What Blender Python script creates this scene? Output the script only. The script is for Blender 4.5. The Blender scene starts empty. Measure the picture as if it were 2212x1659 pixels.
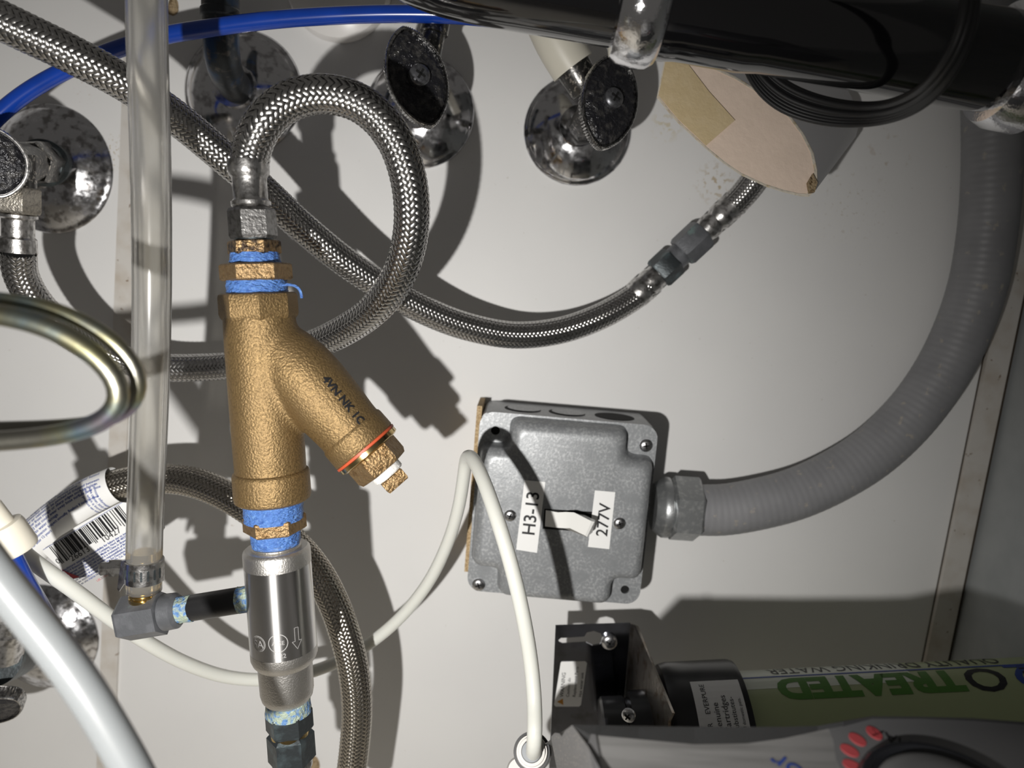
import bpy, bmesh, math, random
import numpy as np
from mathutils import Vector, Matrix
random.seed(7); rng = np.random.default_rng(7)
S = bpy.context.scene
COL = S.collection
# ---------------------------------------------------------------- camera
F = 1550.0; CX = 1106.0; CY = 829.5          # photograph frame 2212 x 1659
CAMH = 0.47                                  # lens distance from the wall
TH = math.radians(7.7); RO = math.radians(6.5)
# the cabinet stands turned a quarter in the photo: image right = down (-Z), image up = +X, wall = plane Y=0
FLOOR_U = 0.3215
def W(u, v, h): return Vector((v, -h, FLOOR_U - u))
U = Vector((0, 0, -1)); V = Vector((1, 0, 0)); N = Vector((0, -1, 0))
def wv(a): return U*a[0] + V*a[1] + N*a[2]
_f = np.array([0, -math.sin(TH), -math.cos(TH)]); _r0 = np.array([1., 0, 0]); _u0 = np.array([0, math.cos(TH), -math.sin(TH)])
_r = _r0*math.cos(RO) + _u0*math.sin(RO); _u = _u0*math.cos(RO) - _r0*math.sin(RO)
def _ray(px, py): return _f + _r*(px-CX)/F + _u*(CY-py)/F
def Z(px, py, h): return (h-CAMH)/_ray(px, py)[2]
def P(px, py, h=0.0):
    d = _ray(px, py); t = (h-CAMH)/d[2]
    return W(d[0]*t, d[1]*t, h)
def PX(r, px, py, h): return r*Z(px, py, h)/F          # pixels -> metres at that spot
cam = bpy.data.cameras.new('camera'); camo = bpy.data.objects.new('camera', cam); COL.objects.link(camo)
R3 = Matrix((wv(_r), wv(_u), -wv(_f))).transposed()
camo.matrix_world = Matrix.Translation(W(0, 0, CAMH)) @ R3.to_4x4()
cam.sensor_width = 36; cam.lens = F/2212*36; cam.clip_start = 0.01
cam.dof.use_dof = True; cam.dof.focus_distance = 0.345; cam.dof.aperture_fstop = 7.5
S.camera = camo
# ---------------------------------------------------------------- light
S.view_settings.view_transform = 'Standard'; S.view_settings.look = 'None'
S.view_settings.exposure = 0.0; S.view_settings.gamma = 1.0; S.view_settings.use_curve_mapping = False
w = bpy.data.worlds.new('world'); S.world = w; w.use_nodes = True
w.node_tree.nodes['Background'].inputs[0].default_value = (1.0, 0.95, 0.89, 1)
w.node_tree.nodes['Background'].inputs[1].default_value = 0.072
sp = bpy.data.lights.new('flashlight', 'SPOT'); spo = bpy.data.objects.new('flashlight', sp); COL.objects.link(spo)
LP = W(-0.076, -0.084, 0.52); LA = W(-0.15, -0.19, 0)
spo.location = LP; spo.rotation_euler = (LA-LP).to_track_quat('-Z', 'Y').to_euler()
sp.energy = 9.6; sp.color = (1.0, 0.975, 0.935); sp.spot_size = math.radians(118); sp.spot_blend = 1.0; sp.shadow_soft_size = 0.004; sp.cycles.is_caustics_light = True
# ---------------------------------------------------------------- materials
MATS = {}
def mat(name, base, rough=.5, metal=0., noise=None, bump=None, spec=None, trans=0., coat=0., sss=0., ior=None, vor=None, specks=None, alpha=None):
    if name in MATS: return MATS[name]
    m = bpy.data.materials.new(name); m.use_nodes = True; nt = m.node_tree; b = nt.nodes['Principled BSDF']; L = nt.links.new
    def inp(k, v): b.inputs[k].default_value = v
    inp('Base Color', (*base, 1)); inp('Roughness', rough); inp('Metallic', metal)
    if spec is not None: inp('Specular IOR Level', spec)
    if trans: inp('Transmission Weight', trans)
    if coat: inp('Coat Weight', coat); inp('Coat Roughness', .08)
    if sss: inp('Subsurface Weight', sss); inp('Subsurface Radius', (.01, .009, .008)); inp('Subsurface Scale', .5)
    if ior: inp('IOR', ior)
    if alpha is not None: inp('Alpha', alpha)
    tc = nt.nodes.new('ShaderNodeTexCoord'); col = None
    def tex(scale, det=4, kind='Noise', stretch=None):
        n = nt.nodes.new('ShaderNodeTex'+kind); n.inputs['Scale'].default_value = scale
        if kind == 'Noise': n.inputs['Detail'].default_value = det
        src = tc.outputs['Object']
        if stretch:
            mp = nt.nodes.new('ShaderNodeMapping'); mp.inputs['Scale'].default_value = stretch; L(src, mp.inputs[0]); src = mp.outputs[0]
        L(src, n.inputs['Vector']); return n
    for spc in ([noise] if isinstance(noise, tuple) else (noise or [])):
        sc, c2, lo, hi = spc[:4]
        n = tex(sc, 5, stretch=spc[4] if len(spc) > 4 else None)
        r = nt.nodes.new('ShaderNodeMapRange'); r.inputs[1].default_value = lo; r.inputs[2].default_value = hi
        L(n.outputs['Fac'], r.inputs[0])
        x = nt.nodes.new('ShaderNodeMix'); x.data_type = 'RGBA'
        if col is None: x.inputs[6].default_value = (*base, 1)
        else: L(col, x.inputs[6])
        x.inputs[7].default_value = (*c2, 1); L(r.outputs[0], x.inputs[0]); col = x.outputs[2]
    if specks:
        sc, c2, thr = specks
        n = tex(sc, kind='Voronoi'); r = nt.nodes.new('ShaderNodeMapRange'); r.inputs[1].default_value = thr; r.inputs[2].default_value = thr*.7
        L(n.outputs['Distance'], r.inputs[0]); x = nt.nodes.new('ShaderNodeMix'); x.data_type = 'RGBA'
        if col is None: x.inputs[6].default_value = (*base, 1)
        else: L(col, x.inputs[6])
        x.inputs[7].default_value = (*c2, 1); L(r.outputs[0], x.inputs[0]); col = x.outputs[2]
    if col is not None: L(col, b.inputs['Base Color'])
    if vor:
        sc, lo, hi = vor
        n = tex(sc, 3); r = nt.nodes.new('ShaderNodeMapRange'); r.inputs[1].default_value = .3; r.inputs[2].default_value = .7; r.inputs[3].default_value = lo; r.inputs[4].default_value = hi
        L(n.outputs['Fac'], r.inputs[0]); L(r.outputs[0], b.inputs['Roughness'])
    if bump:
        sc, st, dist = bump[:3]
        n = tex(sc, 3, stretch=bump[3] if len(bump) > 3 else None)
        bn = nt.nodes.new('ShaderNodeBump'); bn.inputs['Strength'].default_value = st; bn.inputs['Distance'].default_value = dist
        L(n.outputs['Fac'], bn.inputs['Height']); L(bn.outputs[0], b.inputs['Normal'])
    MATS[name] = m; return m
WALL = mat('wall_paint', (.74, .735, .725), .6, noise=[(9, (.69, .685, .68), .35, .75), (420, (.42, .37, .30), .73, .78)], bump=(900, .06, .0006), spec=.25)
def stain(m, spots):
    nt = m.node_tree; b = nt.nodes['Principled BSDF']; L = nt.links.new; src = b.inputs['Base Color'].links[0].from_socket
    geo = nt.nodes.new('ShaderNodeNewGeometry')
    for c, r, sc, lo, colr in spots:
        d = nt.nodes.new('ShaderNodeVectorMath'); d.operation = 'DISTANCE'; L(geo.outputs['Position'], d.inputs[0]); d.inputs[1].default_value = c
        mr = nt.nodes.new('ShaderNodeMapRange'); mr.inputs[1].default_value = r; mr.inputs[2].default_value = r*.2; L(d.outputs['Value'], mr.inputs[0])
        n = nt.nodes.new('ShaderNodeTexNoise'); n.inputs['Scale'].default_value = sc; L(geo.outputs['Position'], n.inputs['Vector'])
        nr = nt.nodes.new('ShaderNodeMapRange'); nr.inputs[1].default_value = lo; nr.inputs[2].default_value = lo+.07; L(n.outputs['Fac'], nr.inputs[0])
        mu = nt.nodes.new('ShaderNodeMath'); mu.operation = 'MULTIPLY'; L(mr.outputs[0], mu.inputs[0]); L(nr.outputs[0], mu.inputs[1])
        x = nt.nodes.new('ShaderNodeMix'); x.data_type = 'RGBA'; L(mu.outputs[0], x.inputs[0]); L(src, x.inputs[6]); x.inputs[7].default_value = (*colr, 1); src = x.outputs[2]
    L(src, b.inputs['Base Color'])
stain(WALL, [(P(1548, 395), .016, 300, .54, (.50, .42, .31)), (P(1915, 330), .020, 120, .60, (.56, .50, .43)), (P(1840, 445), .030, 420, .62, (.58, .54, .49)), (P(1440, 270), .012, 200, .5, (.62, .57, .45)), (P(245, 330), .014, 700, .58, (.45, .38, .25)), (P(180, 190), .012, 600, .64, (.35, .22, .12))])
SIDE = mat('cream_bounce_panel', (.80, .75, .66), .5, noise=(8, (.76, .71, .62), .4, .7))
TRIM = mat('trim_paint', (.60, .575, .54), .4, noise=[(60, (.50, .45, .39), .45, .75), (220, (.20, .13, .08), .69, .74)], bump=(400, .1, .001))
GAP = mat('dark_gap', (.05, .035, .022), .9)
FLOORM = mat('floor_laminate', (.40, .42, .43), .45, noise=(40, (.34, .36, .37), .4, .7))
CHROME = mat('chrome', (.72, .72, .74), .09, 1., noise=[(170, (.38, .37, .38), .52, .66)], vor=(240, .05, .20))
CHROMEP = mat('pitted_chrome', (.66, .66, .68), .12, 1., noise=[(190, (.30, .29, .29), .50, .62), (1500, (.85, .85, .85), .66, .72)], vor=(300, .06, .3), bump=(1500, .1, .0003))
CHROMEN = mat('bright_chrome', (.85, .85, .87), .07, 1., bump=(900, .25, .0004))
KNURL = mat('knurled_chrome', (.50, .49, .48), .22, 1., noise=(700, (.16, .16, .16), .45, .62))
TARN = mat('tarnished_black', (.022, .022, .026), .16, .35, noise=[(260, (.075, .072, .07), .5, .68)], vor=(300, .08, .5), bump=(420, .8, .0018))
TARNM = mat('tarnished_metal', (.12, .118, .115), .28, 1., noise=[(520, (.62, .58, .52), .56, .66)], bump=(500, .2, .0006))
STEEL = mat('braid_steel', (.56, .55, .535), .24, 1., noise=(500, (.38, .37, .36), .45, .7))
STEELD = mat('braid_steel_aged', (.50, .465, .41), .27, 1., noise=(500, (.40, .37, .32), .45, .7))
CORE = mat('hose_core', (.02, .02, .02), .6)
CRIMP = mat('crimp_steel', (.66, .65, .64), .3, 1., noise=(350, (.27, .26, .25), .45, .65), bump=(700, .25, .0005))
NUT = mat('plated_nut', (.30, .295, .29), .35, 1., noise=(500, (.17, .165, .16), .45, .65), bump=(900, .35, .0005))
NUTB = mat('nickel_nut', (.58, .54, .47), .3, 1., noise=(700, (.40, .37, .33), .45, .65), bump=(900, .35, .0005))
BRONZE = mat('cast_bronze', (.275, .183, .080), .48, .65, noise=[(1100, (.180, .118, .050), .42, .62), (60, (.225, .150, .068), .4, .7)], bump=(1100, .6, .0009), spec=.5)
BRASS = mat('machined_brass', (.70, .52, .24), .18, 1., bump=(300, .08, .0005))
BRONZEC = mat('rough_bronze', (.28, .185, .09), .42, .7, noise=[(500, (.20, .12, .05), .45, .68, (1, 1, .5))], bump=(800, .7, .0012))
BRONZED = mat('dark_bronze', (.30, .20, .10), .4, .9, noise=[(420, (.05, .035, .025), .42, .6)], bump=(800, .7, .0012))
TAPE = mat('blue_sealant_tape', (.095, .22, .58), .45, noise=[(330, (.05, .13, .42), .52, .7), (700, (.17, .34, .70), .56, .68)], bump=(520, .9, .002, (3, 1, 1)))
TAPEG = mat('sealant_green_blue', (.10, .22, .46), .5, noise=[(420, (.36, .43, .34), .40, .56)], bump=(800, .8, .0015))
PTFE = mat('white_ptfe', (.82, .81, .78), .4, bump=(500, .6, .001))
GASKET = mat('red_gasket', (.52, .085, .03), .5)
BLACKFIT = mat('blackened_brass', (.12, .125, .135), .42, .35, noise=[(160, (.17, .175, .19), .45, .7), (90, (.20, .30, .28), .62, .74)], bump=(900, .2, .0004))
BLACKPIPE = mat('black_iron', (.02, .02, .021), .36, .2, bump=(600, .15, .0005))
NUTDK = mat('patina_nut', (.05, .058, .062), .4, .6, noise=[(140, (.10, .13, .14), .5, .7)], bump=(600, .25, .0006))
SSBODY = mat('polished_stainless', (.76, .75, .74), .30, 1., noise=(60, (.66, .65, .64), .45, .7, (.25, 1, 1)))
def turned(m, amount):    # fine grooves left by the lathe, running round the barrel
    nt = m.node_tree; b = nt.nodes['Principled BSDF']; t = nt.nodes.new('ShaderNodeTangent'); t.direction_type = 'RADIAL'; t.axis = 'X'
    b.inputs['Anisotropic'].default_value = amount; b.inputs['Anisotropic Rotation'].default_value = .25; nt.links.new(t.outputs[0], b.inputs['Tangent'])
turned(SSBODY, .92)
SSCAST = mat('satin_stainless', (.66, .64, .61), .42, 1., bump=(1300, .35, .0005))
CLEAR = mat('clear_vinyl', (.90, .89, .855), .2, trans=.86, ior=1.34, noise=(40, (.84, .82, .765), .4, .7))
BLUE = mat('blue_tubing', (.005, .045, .33), .22, noise=(50, (.007, .055, .40), .4, .7), coat=.3)
IVORY = mat('ivory_plastic', (.74, .70, .60), .35, bump=(80, .1, .002), sss=.15)
PEWHITE = mat('white_poly_tube', (.185, .195, .20), .33, sss=.35)
PEMILK = mat('milky_poly_tube', (.66, .665, .62), .32, sss=.45)
PLAST = mat('white_plastic', (.78, .76, .74), .3)
PVC = mat('ivory_pvc', (.66, .63, .54), .4)
BLACKP = mat('glossy_black_pipe', (.006, .006, .007), .07, coat=.6)
BLACKM = mat('black_plastic', (.015, .015, .017), .3)
CABLE = mat('black_cable', (.014, .014, .015), .38)
ZINC = mat('zinc_tube', (.30, .29, .25), .38, 1., noise=[(26, (.42, .40, .22), .45, .6), (34, (.24, .34, .40), .52, .66), (22, (.36, .24, .34), .6, .72)], bump=(400, .1, .0005))
DKPIPE = mat('dark_galvanized', (.045, .05, .055), .38, .6, noise=[(70, (.03, .06, .12), .5, .62), (200, (.13, .12, .11), .58, .7)], bump=(500, .3, .0006))
GALV = mat('galvanized_steel', (.27, .28, .29), .42, .25, noise=[(620, (.39, .40, .41), .47, .62), (90, (.25, .26, .27), .45, .7)], bump=(900, .15, .0004))
GALVD = mat('galvanized_nut', (.33, .34, .345), .36, .75, noise=[(300, (.47, .475, .475), .5, .68)], bump=(900, .15, .0004))
HOLE_SHADE = mat('painted_hole_shade', (.004, .004, .004), .9)  # flat black colour standing in for the shade inside holes and slots
RUST = mat('raw_particle_board', (.42, .29, .15), .85, noise=(900, (.62, .47, .28), .45, .6), bump=(900, .9, .002))
SCREW = mat('screw_zinc', (.55, .55, .56), .28, 1., noise=(600, (.30, .30, .31), .48, .65))
SWITCH = mat('switch_white', (.83, .825, .80), .3)
STICK = mat('label_white', (.84, .84, .83), .4)
INK = mat('black_ink', (.012, .012, .014), .5)
INKB = mat('blue_ink', (.03, .07, .32), .5)
INKR = mat('red_ink', (.60, .09, .10), .5)
CONDUIT = mat('grey_conduit', (.255, .255, .265), .42, noise=[(45, (.22, .22, .23), .4, .7), (160, (.36, .33, .29), .64, .72)])
PINK = mat('pink_board', (.88, .715, .59), .8, noise=(70, (.83, .675, .555), .4, .7), bump=(300, .3, .001))
MASK = mat('masking_tape', (.68, .54, .32), .38, noise=(200, (.72, .58, .36), .45, .7), bump=(500, .35, .0008))
BOARDW = mat('white_sleeve', (.66, .655, .67), .25)
MIRROR = mat('bracket_steel', (.34, .35, .39), .10, 1., noise=(120, (.26, .26, .28), .5, .7))
MIRRORR = mat('bracket_steel_worn', (.42, .39, .35), .25, 1., noise=[(150, (.24, .18, .13), .52, .68)], bump=(300, .2, .0006))
HEAT = mat('grey_housing', (.115, .113, .115), .5, noise=(900, (.15, .148, .15), .45, .7), bump=(1100, .3, .0006), specks=(620, (.62, .55, .45), .16))
HEATD = mat('charcoal_housing', (.055, .056, .058), .5, bump=(1100, .3, .0006))
BRUSH = mat('brushed_plate', (.46, .455, .45), .42, .5, noise=(260, (.33, .325, .32), .4, .65, (1, 1, .03)), bump=(500, .15, .0004, (1, 1, .03)))
DIALP = mat('dial_panel', (.19, .19, .195), .4)
KNOBM = mat('knob_black', (.02, .021, .025), .22)
GREYR = mat('grey_collet', (.22, .235, .25), .35)
OFFW = mat('fitting_white', (.60, .58, .55), .35)
GREEN = mat('cartridge_green', (.40, .46, .25), .3)
GINK = mat('green_ink', (.08, .22, .03), .45)
LABW = mat('cartridge_white', (.72, .76, .66), .32)
DROP = mat('caulk_brown', (.36, .27, .16), .8, noise=(500, (.15, .09, .04), .5, .65), bump=(600, .9, .002))
# ---------------------------------------------------------------- mesh helpers
class MB:
    def __init__(s): s.v = []; s.f = []
    def add(s, vs, fs):
        o = len(s.v); s.v += [tuple(x) for x in vs]; s.f += [tuple(i+o for i in f) for f in fs]; return s
def basis(ax, ref=None):
    ax = Vector(ax).normalized(); r = Vector(ref if ref is not None else N)
    e1 = r - ax*r.dot(ax)
    if e1.length < 1e-4: r = V; e1 = r - ax*r.dot(ax)
    e1.normalize(); return ax, e1, ax.cross(e1)
def lathe(mb, O, ax, prof, n=40, phase=0., ref=None, caps=True, rfun=None):
    ax, e1, e2 = basis(ax, ref); vs = []; fs = []
    for k, (s_, r_) in enumerate(prof):
        for i in range(n):
            a = 2*math.pi*i/n + phase; rr = r_*(rfun(a, k) if rfun else 1)
            vs.append(O + ax*s_ + (e1*math.cos(a)+e2*math.sin(a))*rr)
    for k in range(len(prof)-1):
        for i in range(n):
            j = (i+1) % n; fs.append((k*n+i, k*n+j, (k+1)*n+j, (k+1)*n+i))
    if caps: fs.append(tuple(range(n-1, -1, -1))); fs.append(tuple((len(prof)-1)*n+i for i in range(n)))
    return mb.add(vs, fs)
def smooth_path(pts, step=.002):
    p = [Vector(q) for q in pts]; p = [p[0]*2-p[1]] + p + [p[-1]*2-p[-2]]
    out = []
    for i in range(1, len(p)-2):
        a, b, c, d = p[i-1:i+3]
        # centripetal Catmull-Rom
        t0 = 0; t1 = t0+max((b-a).length, 1e-6)**.5; t2 = t1+max((c-b).length, 1e-6)**.5; t3 = t2+max((d-c).length, 1e-6)**.5
        for k in range(24):
            t = t1+(t2-t1)*k/24
            A1 = a*((t1-t)/(t1-t0))+b*((t-t0)/(t1-t0)); A2 = b*((t2-t)/(t2-t1))+c*((t-t1)/(t2-t1)); A3 = c*((t3-t)/(t3-t2))+d*((t-t2)/(t3-t2))
            B1 = A1*((t2-t)/(t2-t0))+A2*((t-t0)/(t2-t0)); B2 = A2*((t3-t)/(t3-t1))+A3*((t-t1)/(t3-t1))
            out.append(B1*((t2-t)/(t2-t1))+B2*((t-t1)/(t2-t1)))
    out.append(p[-2]); a = np.array(out)
    d = np.r_[0, np.cumsum(np.linalg.norm(np.diff(a, axis=0), axis=1))]
    n = max(4, int(d[-1]/step)+1); s = np.linspace(0, d[-1], n)
    q = np.stack([np.interp(s, d, a[:, k]) for k in range(3)], 1)
    for _ in range(3): q[1:-1] = q[1:-1]*.5+(q[:-2]+q[2:])*.25
    return q
def frames(q):
    t = np.gradient(q, axis=0); t /= np.linalg.norm(t, axis=1)[:, None]
    r = np.array(N); e = r-t[0]*r.dot(t[0])
    if np.linalg.norm(e) < .05: e = np.array(V)-t[0]*np.array(V).dot(t[0])
    E1 = []
    for k in range(len(q)):
        e = e-t[k]*e.dot(t[k]); e = e/np.linalg.norm(e); E1.append(e)
    E1 = np.array(E1); return t, E1, np.cross(t, E1)
def tube(mb, q, r, n=24, caps=True, flip=False):
    q = np.asarray(q); t, e1, e2 = frames(q); r = np.broadcast_to(np.asarray(r, float), (len(q),))
    a = np.linspace(0, 2*np.pi, n, endpoint=False)
    vs = (q[:, None, :]+(e1[:, None, :]*np.cos(a)[None, :, None]+e2[:, None, :]*np.sin(a)[None, :, None])*r[:, None, None]).reshape(-1, 3)
    fs = []
    for k in range(len(q)-1):
        for i in range(n):
            j = (i+1) % n; f = (k*n+i, k*n+j, (k+1)*n+j, (k+1)*n+i); fs.append(f[::-1] if flip else f)
    if caps: fs.append(tuple(range(n-1, -1, -1))); fs.append(tuple((len(q)-1)*n+i for i in range(n)))
    return mb.add(vs.tolist(), fs)
def box(mb, c, ex, ey, ez):
    c = Vector(c); vs = [c+ex*i+ey*j+ez*k for i in (-1, 1) for j in (-1, 1) for k in (-1, 1)]
    return mb.add(vs, [(0, 1, 3, 2), (4, 6, 7, 5), (0, 4, 5, 1), (2, 3, 7, 6), (0, 2, 6, 4), (1, 5, 7, 3)])
def prism(mb, pts, vec):
    n = len(pts); pts = [Vector(p) for p in pts]; vs = pts+[p+vec for p in pts]
    fs = [tuple(range(n)), tuple(range(2*n-1, n-1, -1))]+[(i, i+n, (i+1) % n+n, (i+1) % n) for i in range(n)]
    return mb.add(vs, fs)
def rings(mb, loops, closed_ends=True):
    n = len(loops[0]); vs = [p for l in loops for p in l]; fs = []
    for k in range(len(loops)-1):
        for i in range(n):
            j = (i+1) % n; fs.append((k*n+i, k*n+j, (k+1)*n+j, (k+1)*n+i))
    if closed_ends: fs.append(tuple(range(n-1, -1, -1))); fs.append(tuple((len(loops)-1)*n+i for i in range(n)))
    return mb.add(vs, fs)
def obj(name, mb, m, parent=None, angle=35, kind=None, label=None, fixn=True):
    me = bpy.data.meshes.new(name)
    loc = parent.matrix_world.translation.copy() if parent else Vector((0, 0, 0))
    v = np.array(mb.v, float).reshape(-1, 3)
    if not parent: loc = Vector(v.mean(0))
    v = v-np.array(loc); me.from_pydata(v.tolist(), [], mb.f)
    if fixn:
        bm = bmesh.new(); bm.from_mesh(me); bmesh.ops.recalc_face_normals(bm, faces=bm.faces); bm.to_mesh(me); bm.free()
    me.materials.append(m)
    if angle: me.shade_smooth(); me.set_sharp_from_angle(angle=math.radians(angle))
    o = bpy.data.objects.new(name, me); COL.objects.link(o)
    if parent:
        o.parent = parent; o.matrix_world = Matrix.Translation(loc)
        if parent.parent is not None or parent.type == 'MESH' or parent.type == 'EMPTY': o.matrix_parent_inverse = Matrix.Identity(4); o.location = (0, 0, 0)
    else: o.location = loc; o.matrix_world = Matrix.Translation(loc)
    if kind: o['kind'] = kind
    if label: o['label'] = label
    return o
def tag(o, label, cat, group=None):
    o['label'] = label; o['category'] = cat
    if group: o['group'] = group
    return o
def thing(name, label, cat, loc, group=None):
    o = bpy.data.objects.new(name, None); COL.objects.link(o); o.location = loc; o.matrix_world = Matrix.Translation(Vector(loc)); o.empty_display_size = .01
    return tag(o, label, cat, group)
def struct(name, mb, m, **k):
    o = obj(name, mb, m, **k); o['kind'] = 'structure'; return o
def text(name, body, m, parent, fmap, size=1., align='LEFT', cuts=0, bold=0.):
    c = bpy.data.curves.new('t', 'FONT'); c.body = body; c.size = size; c.align_x = align; c.offset = bold
    c.resolution_u = 3
    t = bpy.data.objects.new('t', c); COL.objects.link(t); dg = bpy.context.evaluated_depsgraph_get(); dg.update()
    me = bpy.data.meshes.new_from_object(t.evaluated_get(dg)); bpy.data.objects.remove(t); bpy.data.curves.remove(c)
    bm = bmesh.new(); bm.from_mesh(me); bpy.data.meshes.remove(me)
    for k in range(cuts):
        y = -size*.3+size*1.2*k/max(1, cuts-1)
        bmesh.ops.bisect_plane(bm, geom=bm.verts[:]+bm.edges[:]+bm.faces[:], plane_co=(0, y, 0), plane_no=(0, 1, 0))
    mb = MB(); idx = {v: i for i, v in enumerate(bm.verts)}
    mb.v = [tuple(fmap(v.co.x, v.co.y)) for v in bm.verts]; mb.f = [tuple(idx[v] for v in f.verts) for f in bm.faces]; bm.free()
    return obj(name, mb, m, parent, angle=None, fixn=False)
def holeplate(outline, holes, fmap, thick):
    """2-D outline with holes -> solid plate; fmap(x, y, d) gives the world point at depth d behind the face"""
    c = bpy.data.curves.new('c', 'CURVE'); c.dimensions = '2D'; c.fill_mode = 'BOTH'
    for pl in [outline]+holes:
        s = c.splines.new('POLY'); s.points.add(len(pl)-1); s.use_cyclic_u = True
        for p, q in zip(s.points, pl): p.co = (q[0], q[1], 0, 1)
    c.extrude = .5
    t = bpy.data.objects.new('c', c); COL.objects.link(t); dg = bpy.context.evaluated_depsgraph_get(); dg.update()
    me = bpy.data.meshes.new_from_object(t.evaluated_get(dg)); bpy.data.objects.remove(t); bpy.data.curves.remove(c)
    mb = MB(); mb.v = [tuple(fmap(v.co.x, v.co.y, (.5-v.co.z)*thick)) for v in me.vertices]; mb.f = [tuple(p.vertices) for p in me.polygons]
    bpy.data.meshes.remove(me); return mb
def circ(cx, cy, r, n=20, ry=None): return [(cx+r*math.cos(2*math.pi*i/n), cy+(ry or r)*math.sin(2*math.pi*i/n)) for i in range(n)]
def rrect(x0, y0, x1, y1, r, n=6):
    o = []
    for (cx, cy, a) in ((x1-r, y1-r, 0), (x0+r, y1-r, 90), (x0+r, y0+r, 180), (x1-r, y0+r, 270)):
        o += [(cx+r*math.cos(math.radians(a+90*i/n)), cy+r*math.sin(math.radians(a+90*i/n))) for i in range(n+1)]
    return o
def PP(L): return [P(*q) for q in L]
def axis_px(a, b):
    A = P(*a); B = P(*b); return A, (B-A).normalized(), (B-A).length
def hexprof(s0, s1, r, c=.06): 
    d = r*c*1.6; return [(s0, r*(1-c)), (s0+d, r), (s1-d, r), (s1, r*(1-c))]
def screw(parent, c, n, r, m=None, name='screw', slot=.5):
    mb = MB(); lathe(mb, c-n*r*.2, n, [(0, r), (r*.45, r), (r*.62, r*.86), (r*.74, r*.55), (r*.78, .0001)], 20)
    o = obj(name, mb, m or SCREW, parent)
    ax, e1, e2 = basis(n, V+U*slot); m2 = MB()
    for a, b in ((e1, e2), (e2, e1)): box(m2, c+n*r*.56, a*r*.5, b*r*.11, n*r*.03)
    obj('cross_recess_shade', m2, HOLE_SHADE, o, angle=None); return o  # black bars paint the shade of the cross recess
def braid(name, q, R, n, alpha, m, parent, amp=.00030, wfac=.84, per=4):
    """woven sleeve: n ribbons each way, 2-over-2"""
    q = np.asarray(q); t, e1, e2 = frames(q)
    d = np.r_[0, np.cumsum(np.linalg.norm(np.diff(q, axis=0), axis=1))]; L = d[-1]
    lead = 2*math.pi*R/math.tan(alpha); ns = int(L/lead*2*n*per)+2; s = np.linspace(0, L, ns)
    C = np.stack([np.interp(s, d, q[:, k]) for k in range(3)], 1); A = np.stack([np.interp(s, d, e1[:, k]) for k in range(3)], 1)
    B = np.stack([np.interp(s, d, e2[:, k]) for k in range(3)], 1); T = np.stack([np.interp(s, d, t[:, k]) for k in range(3)], 1)
    hw = math.pi*R*math.cos(alpha)/n*wfac; vs = []; fs = []; base = 0
    quads = np.array([(i*3+j, i*3+j+1, i*3+j+4, i*3+j+3) for i in range(ns-1) for j in range(2)])
    for dr in (1, -1):
        for k in range(n):
            ph = 2*math.pi*k/n+dr*2*math.pi*s/lead; x = k+dr*2*s*n/lead
            hgt = dr*np.cos(2*np.pi*((k+x)-.5)/4); hgt = np.clip(hgt*1.5, -1, 1)*amp
            for j, o_ in enumerate((-1, 0, 1)):
                # offset perpendicular to the ribbon on the cylinder
                da = o_*hw*math.cos(alpha)/R; ds = -o_*hw*math.sin(alpha)*dr
                r = R+hgt+(.00024 if o_ == 0 else 0)
                pv = C+T*ds+(A*np.cos(ph+da)[:, None]+B*np.sin(ph+da)[:, None])*r[:, None]
                vs.append(pv)
            blk = np.stack(vs[-3:], 1).reshape(-1, 3); vs[-3:] = [blk]
            fs.append(quads+base); base += ns*3
    vs = np.concatenate(vs); fs = np.concatenate(fs)
    loc = np.array(parent.matrix_world.translation); me = bpy.data.meshes.new(name); me.vertices.add(len(vs)); me.vertices.foreach_set('co', (vs-loc).ravel())
    me.loops.add(len(fs)*4); me.loops.foreach_set('vertex_index', fs.ravel()); me.polygons.add(len(fs))
    me.polygons.foreach_set('loop_start', np.arange(len(fs))*4); me.polygons.foreach_set('loop_total', np.full(len(fs), 4)); me.update(); me.validate()
    me.materials.append(m); me.shade_smooth()
    o = bpy.data.objects.new(name, me); COL.objects.link(o); o.parent = parent; o['kind'] = 'stuff'
    c = MB(); tube(c, q[::2] if len(q) > 60 else q, R-amp*1.6, 16); obj('inner_core', c, CORE, parent)
    return o
# ================================================================ the cabinet
mb = MB(); box(mb, W(-.14, -.05, -.01), U*.4615, V*.52, N*.01); wb = struct('wall_back', mb, WALL, angle=None); wb.cycles.is_caustics_receiver = True
mb = MB(); box(mb, W(FLOOR_U+.01, -.05, .24), U*.01, V*.52, N*.26); struct('floor', mb, FLOORM, angle=None)
mb = MB(); prism(mb, rrect(-.2645, -.6, -.2525, .6, .0008, 2) and [W(-.2645, -.57, 0), W(-.2525, -.57, 0), W(-.2525, .47, 0), W(-.2645, .47, 0)], N*.0022); struct('trim_1', mb, TRIM, angle=None)
mb = MB(); prism(mb, [W(.3033, -.57, 0), W(.3182, -.57, 0), W(.3182, .47, 0), W(.3033, .47, 0)], N*.0035); t2 = struct('trim_2', mb, TRIM, angle=None)
mb = MB(); box(mb, W(.3199, -.05, .0004), U*.0016, V*.52, N*.0004); obj('joint', mb, GAP, t2, angle=None)
mb = MB(); box(mb, W(.3030, -.05, .0002), U*.0004, V*.52, N*.0003); obj('joint', mb, GAP, t2, angle=None)
mb = MB(); box(mb, W(-.14, -.455, .25), U*.4615, V*.01, N*.25); struct('wall_left_bounce', mb, SIDE, angle=None)  # unseen cabinet side, added to bounce warm fill light into the shadows
# ================================================================ hoses
HR = .0077
def hose_fit(parent, name, A, ax, prof, m, n=40, **k):
    mb = MB(); lathe(mb, A, ax, prof, n, **k); return obj(name, mb, m, parent)
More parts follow.
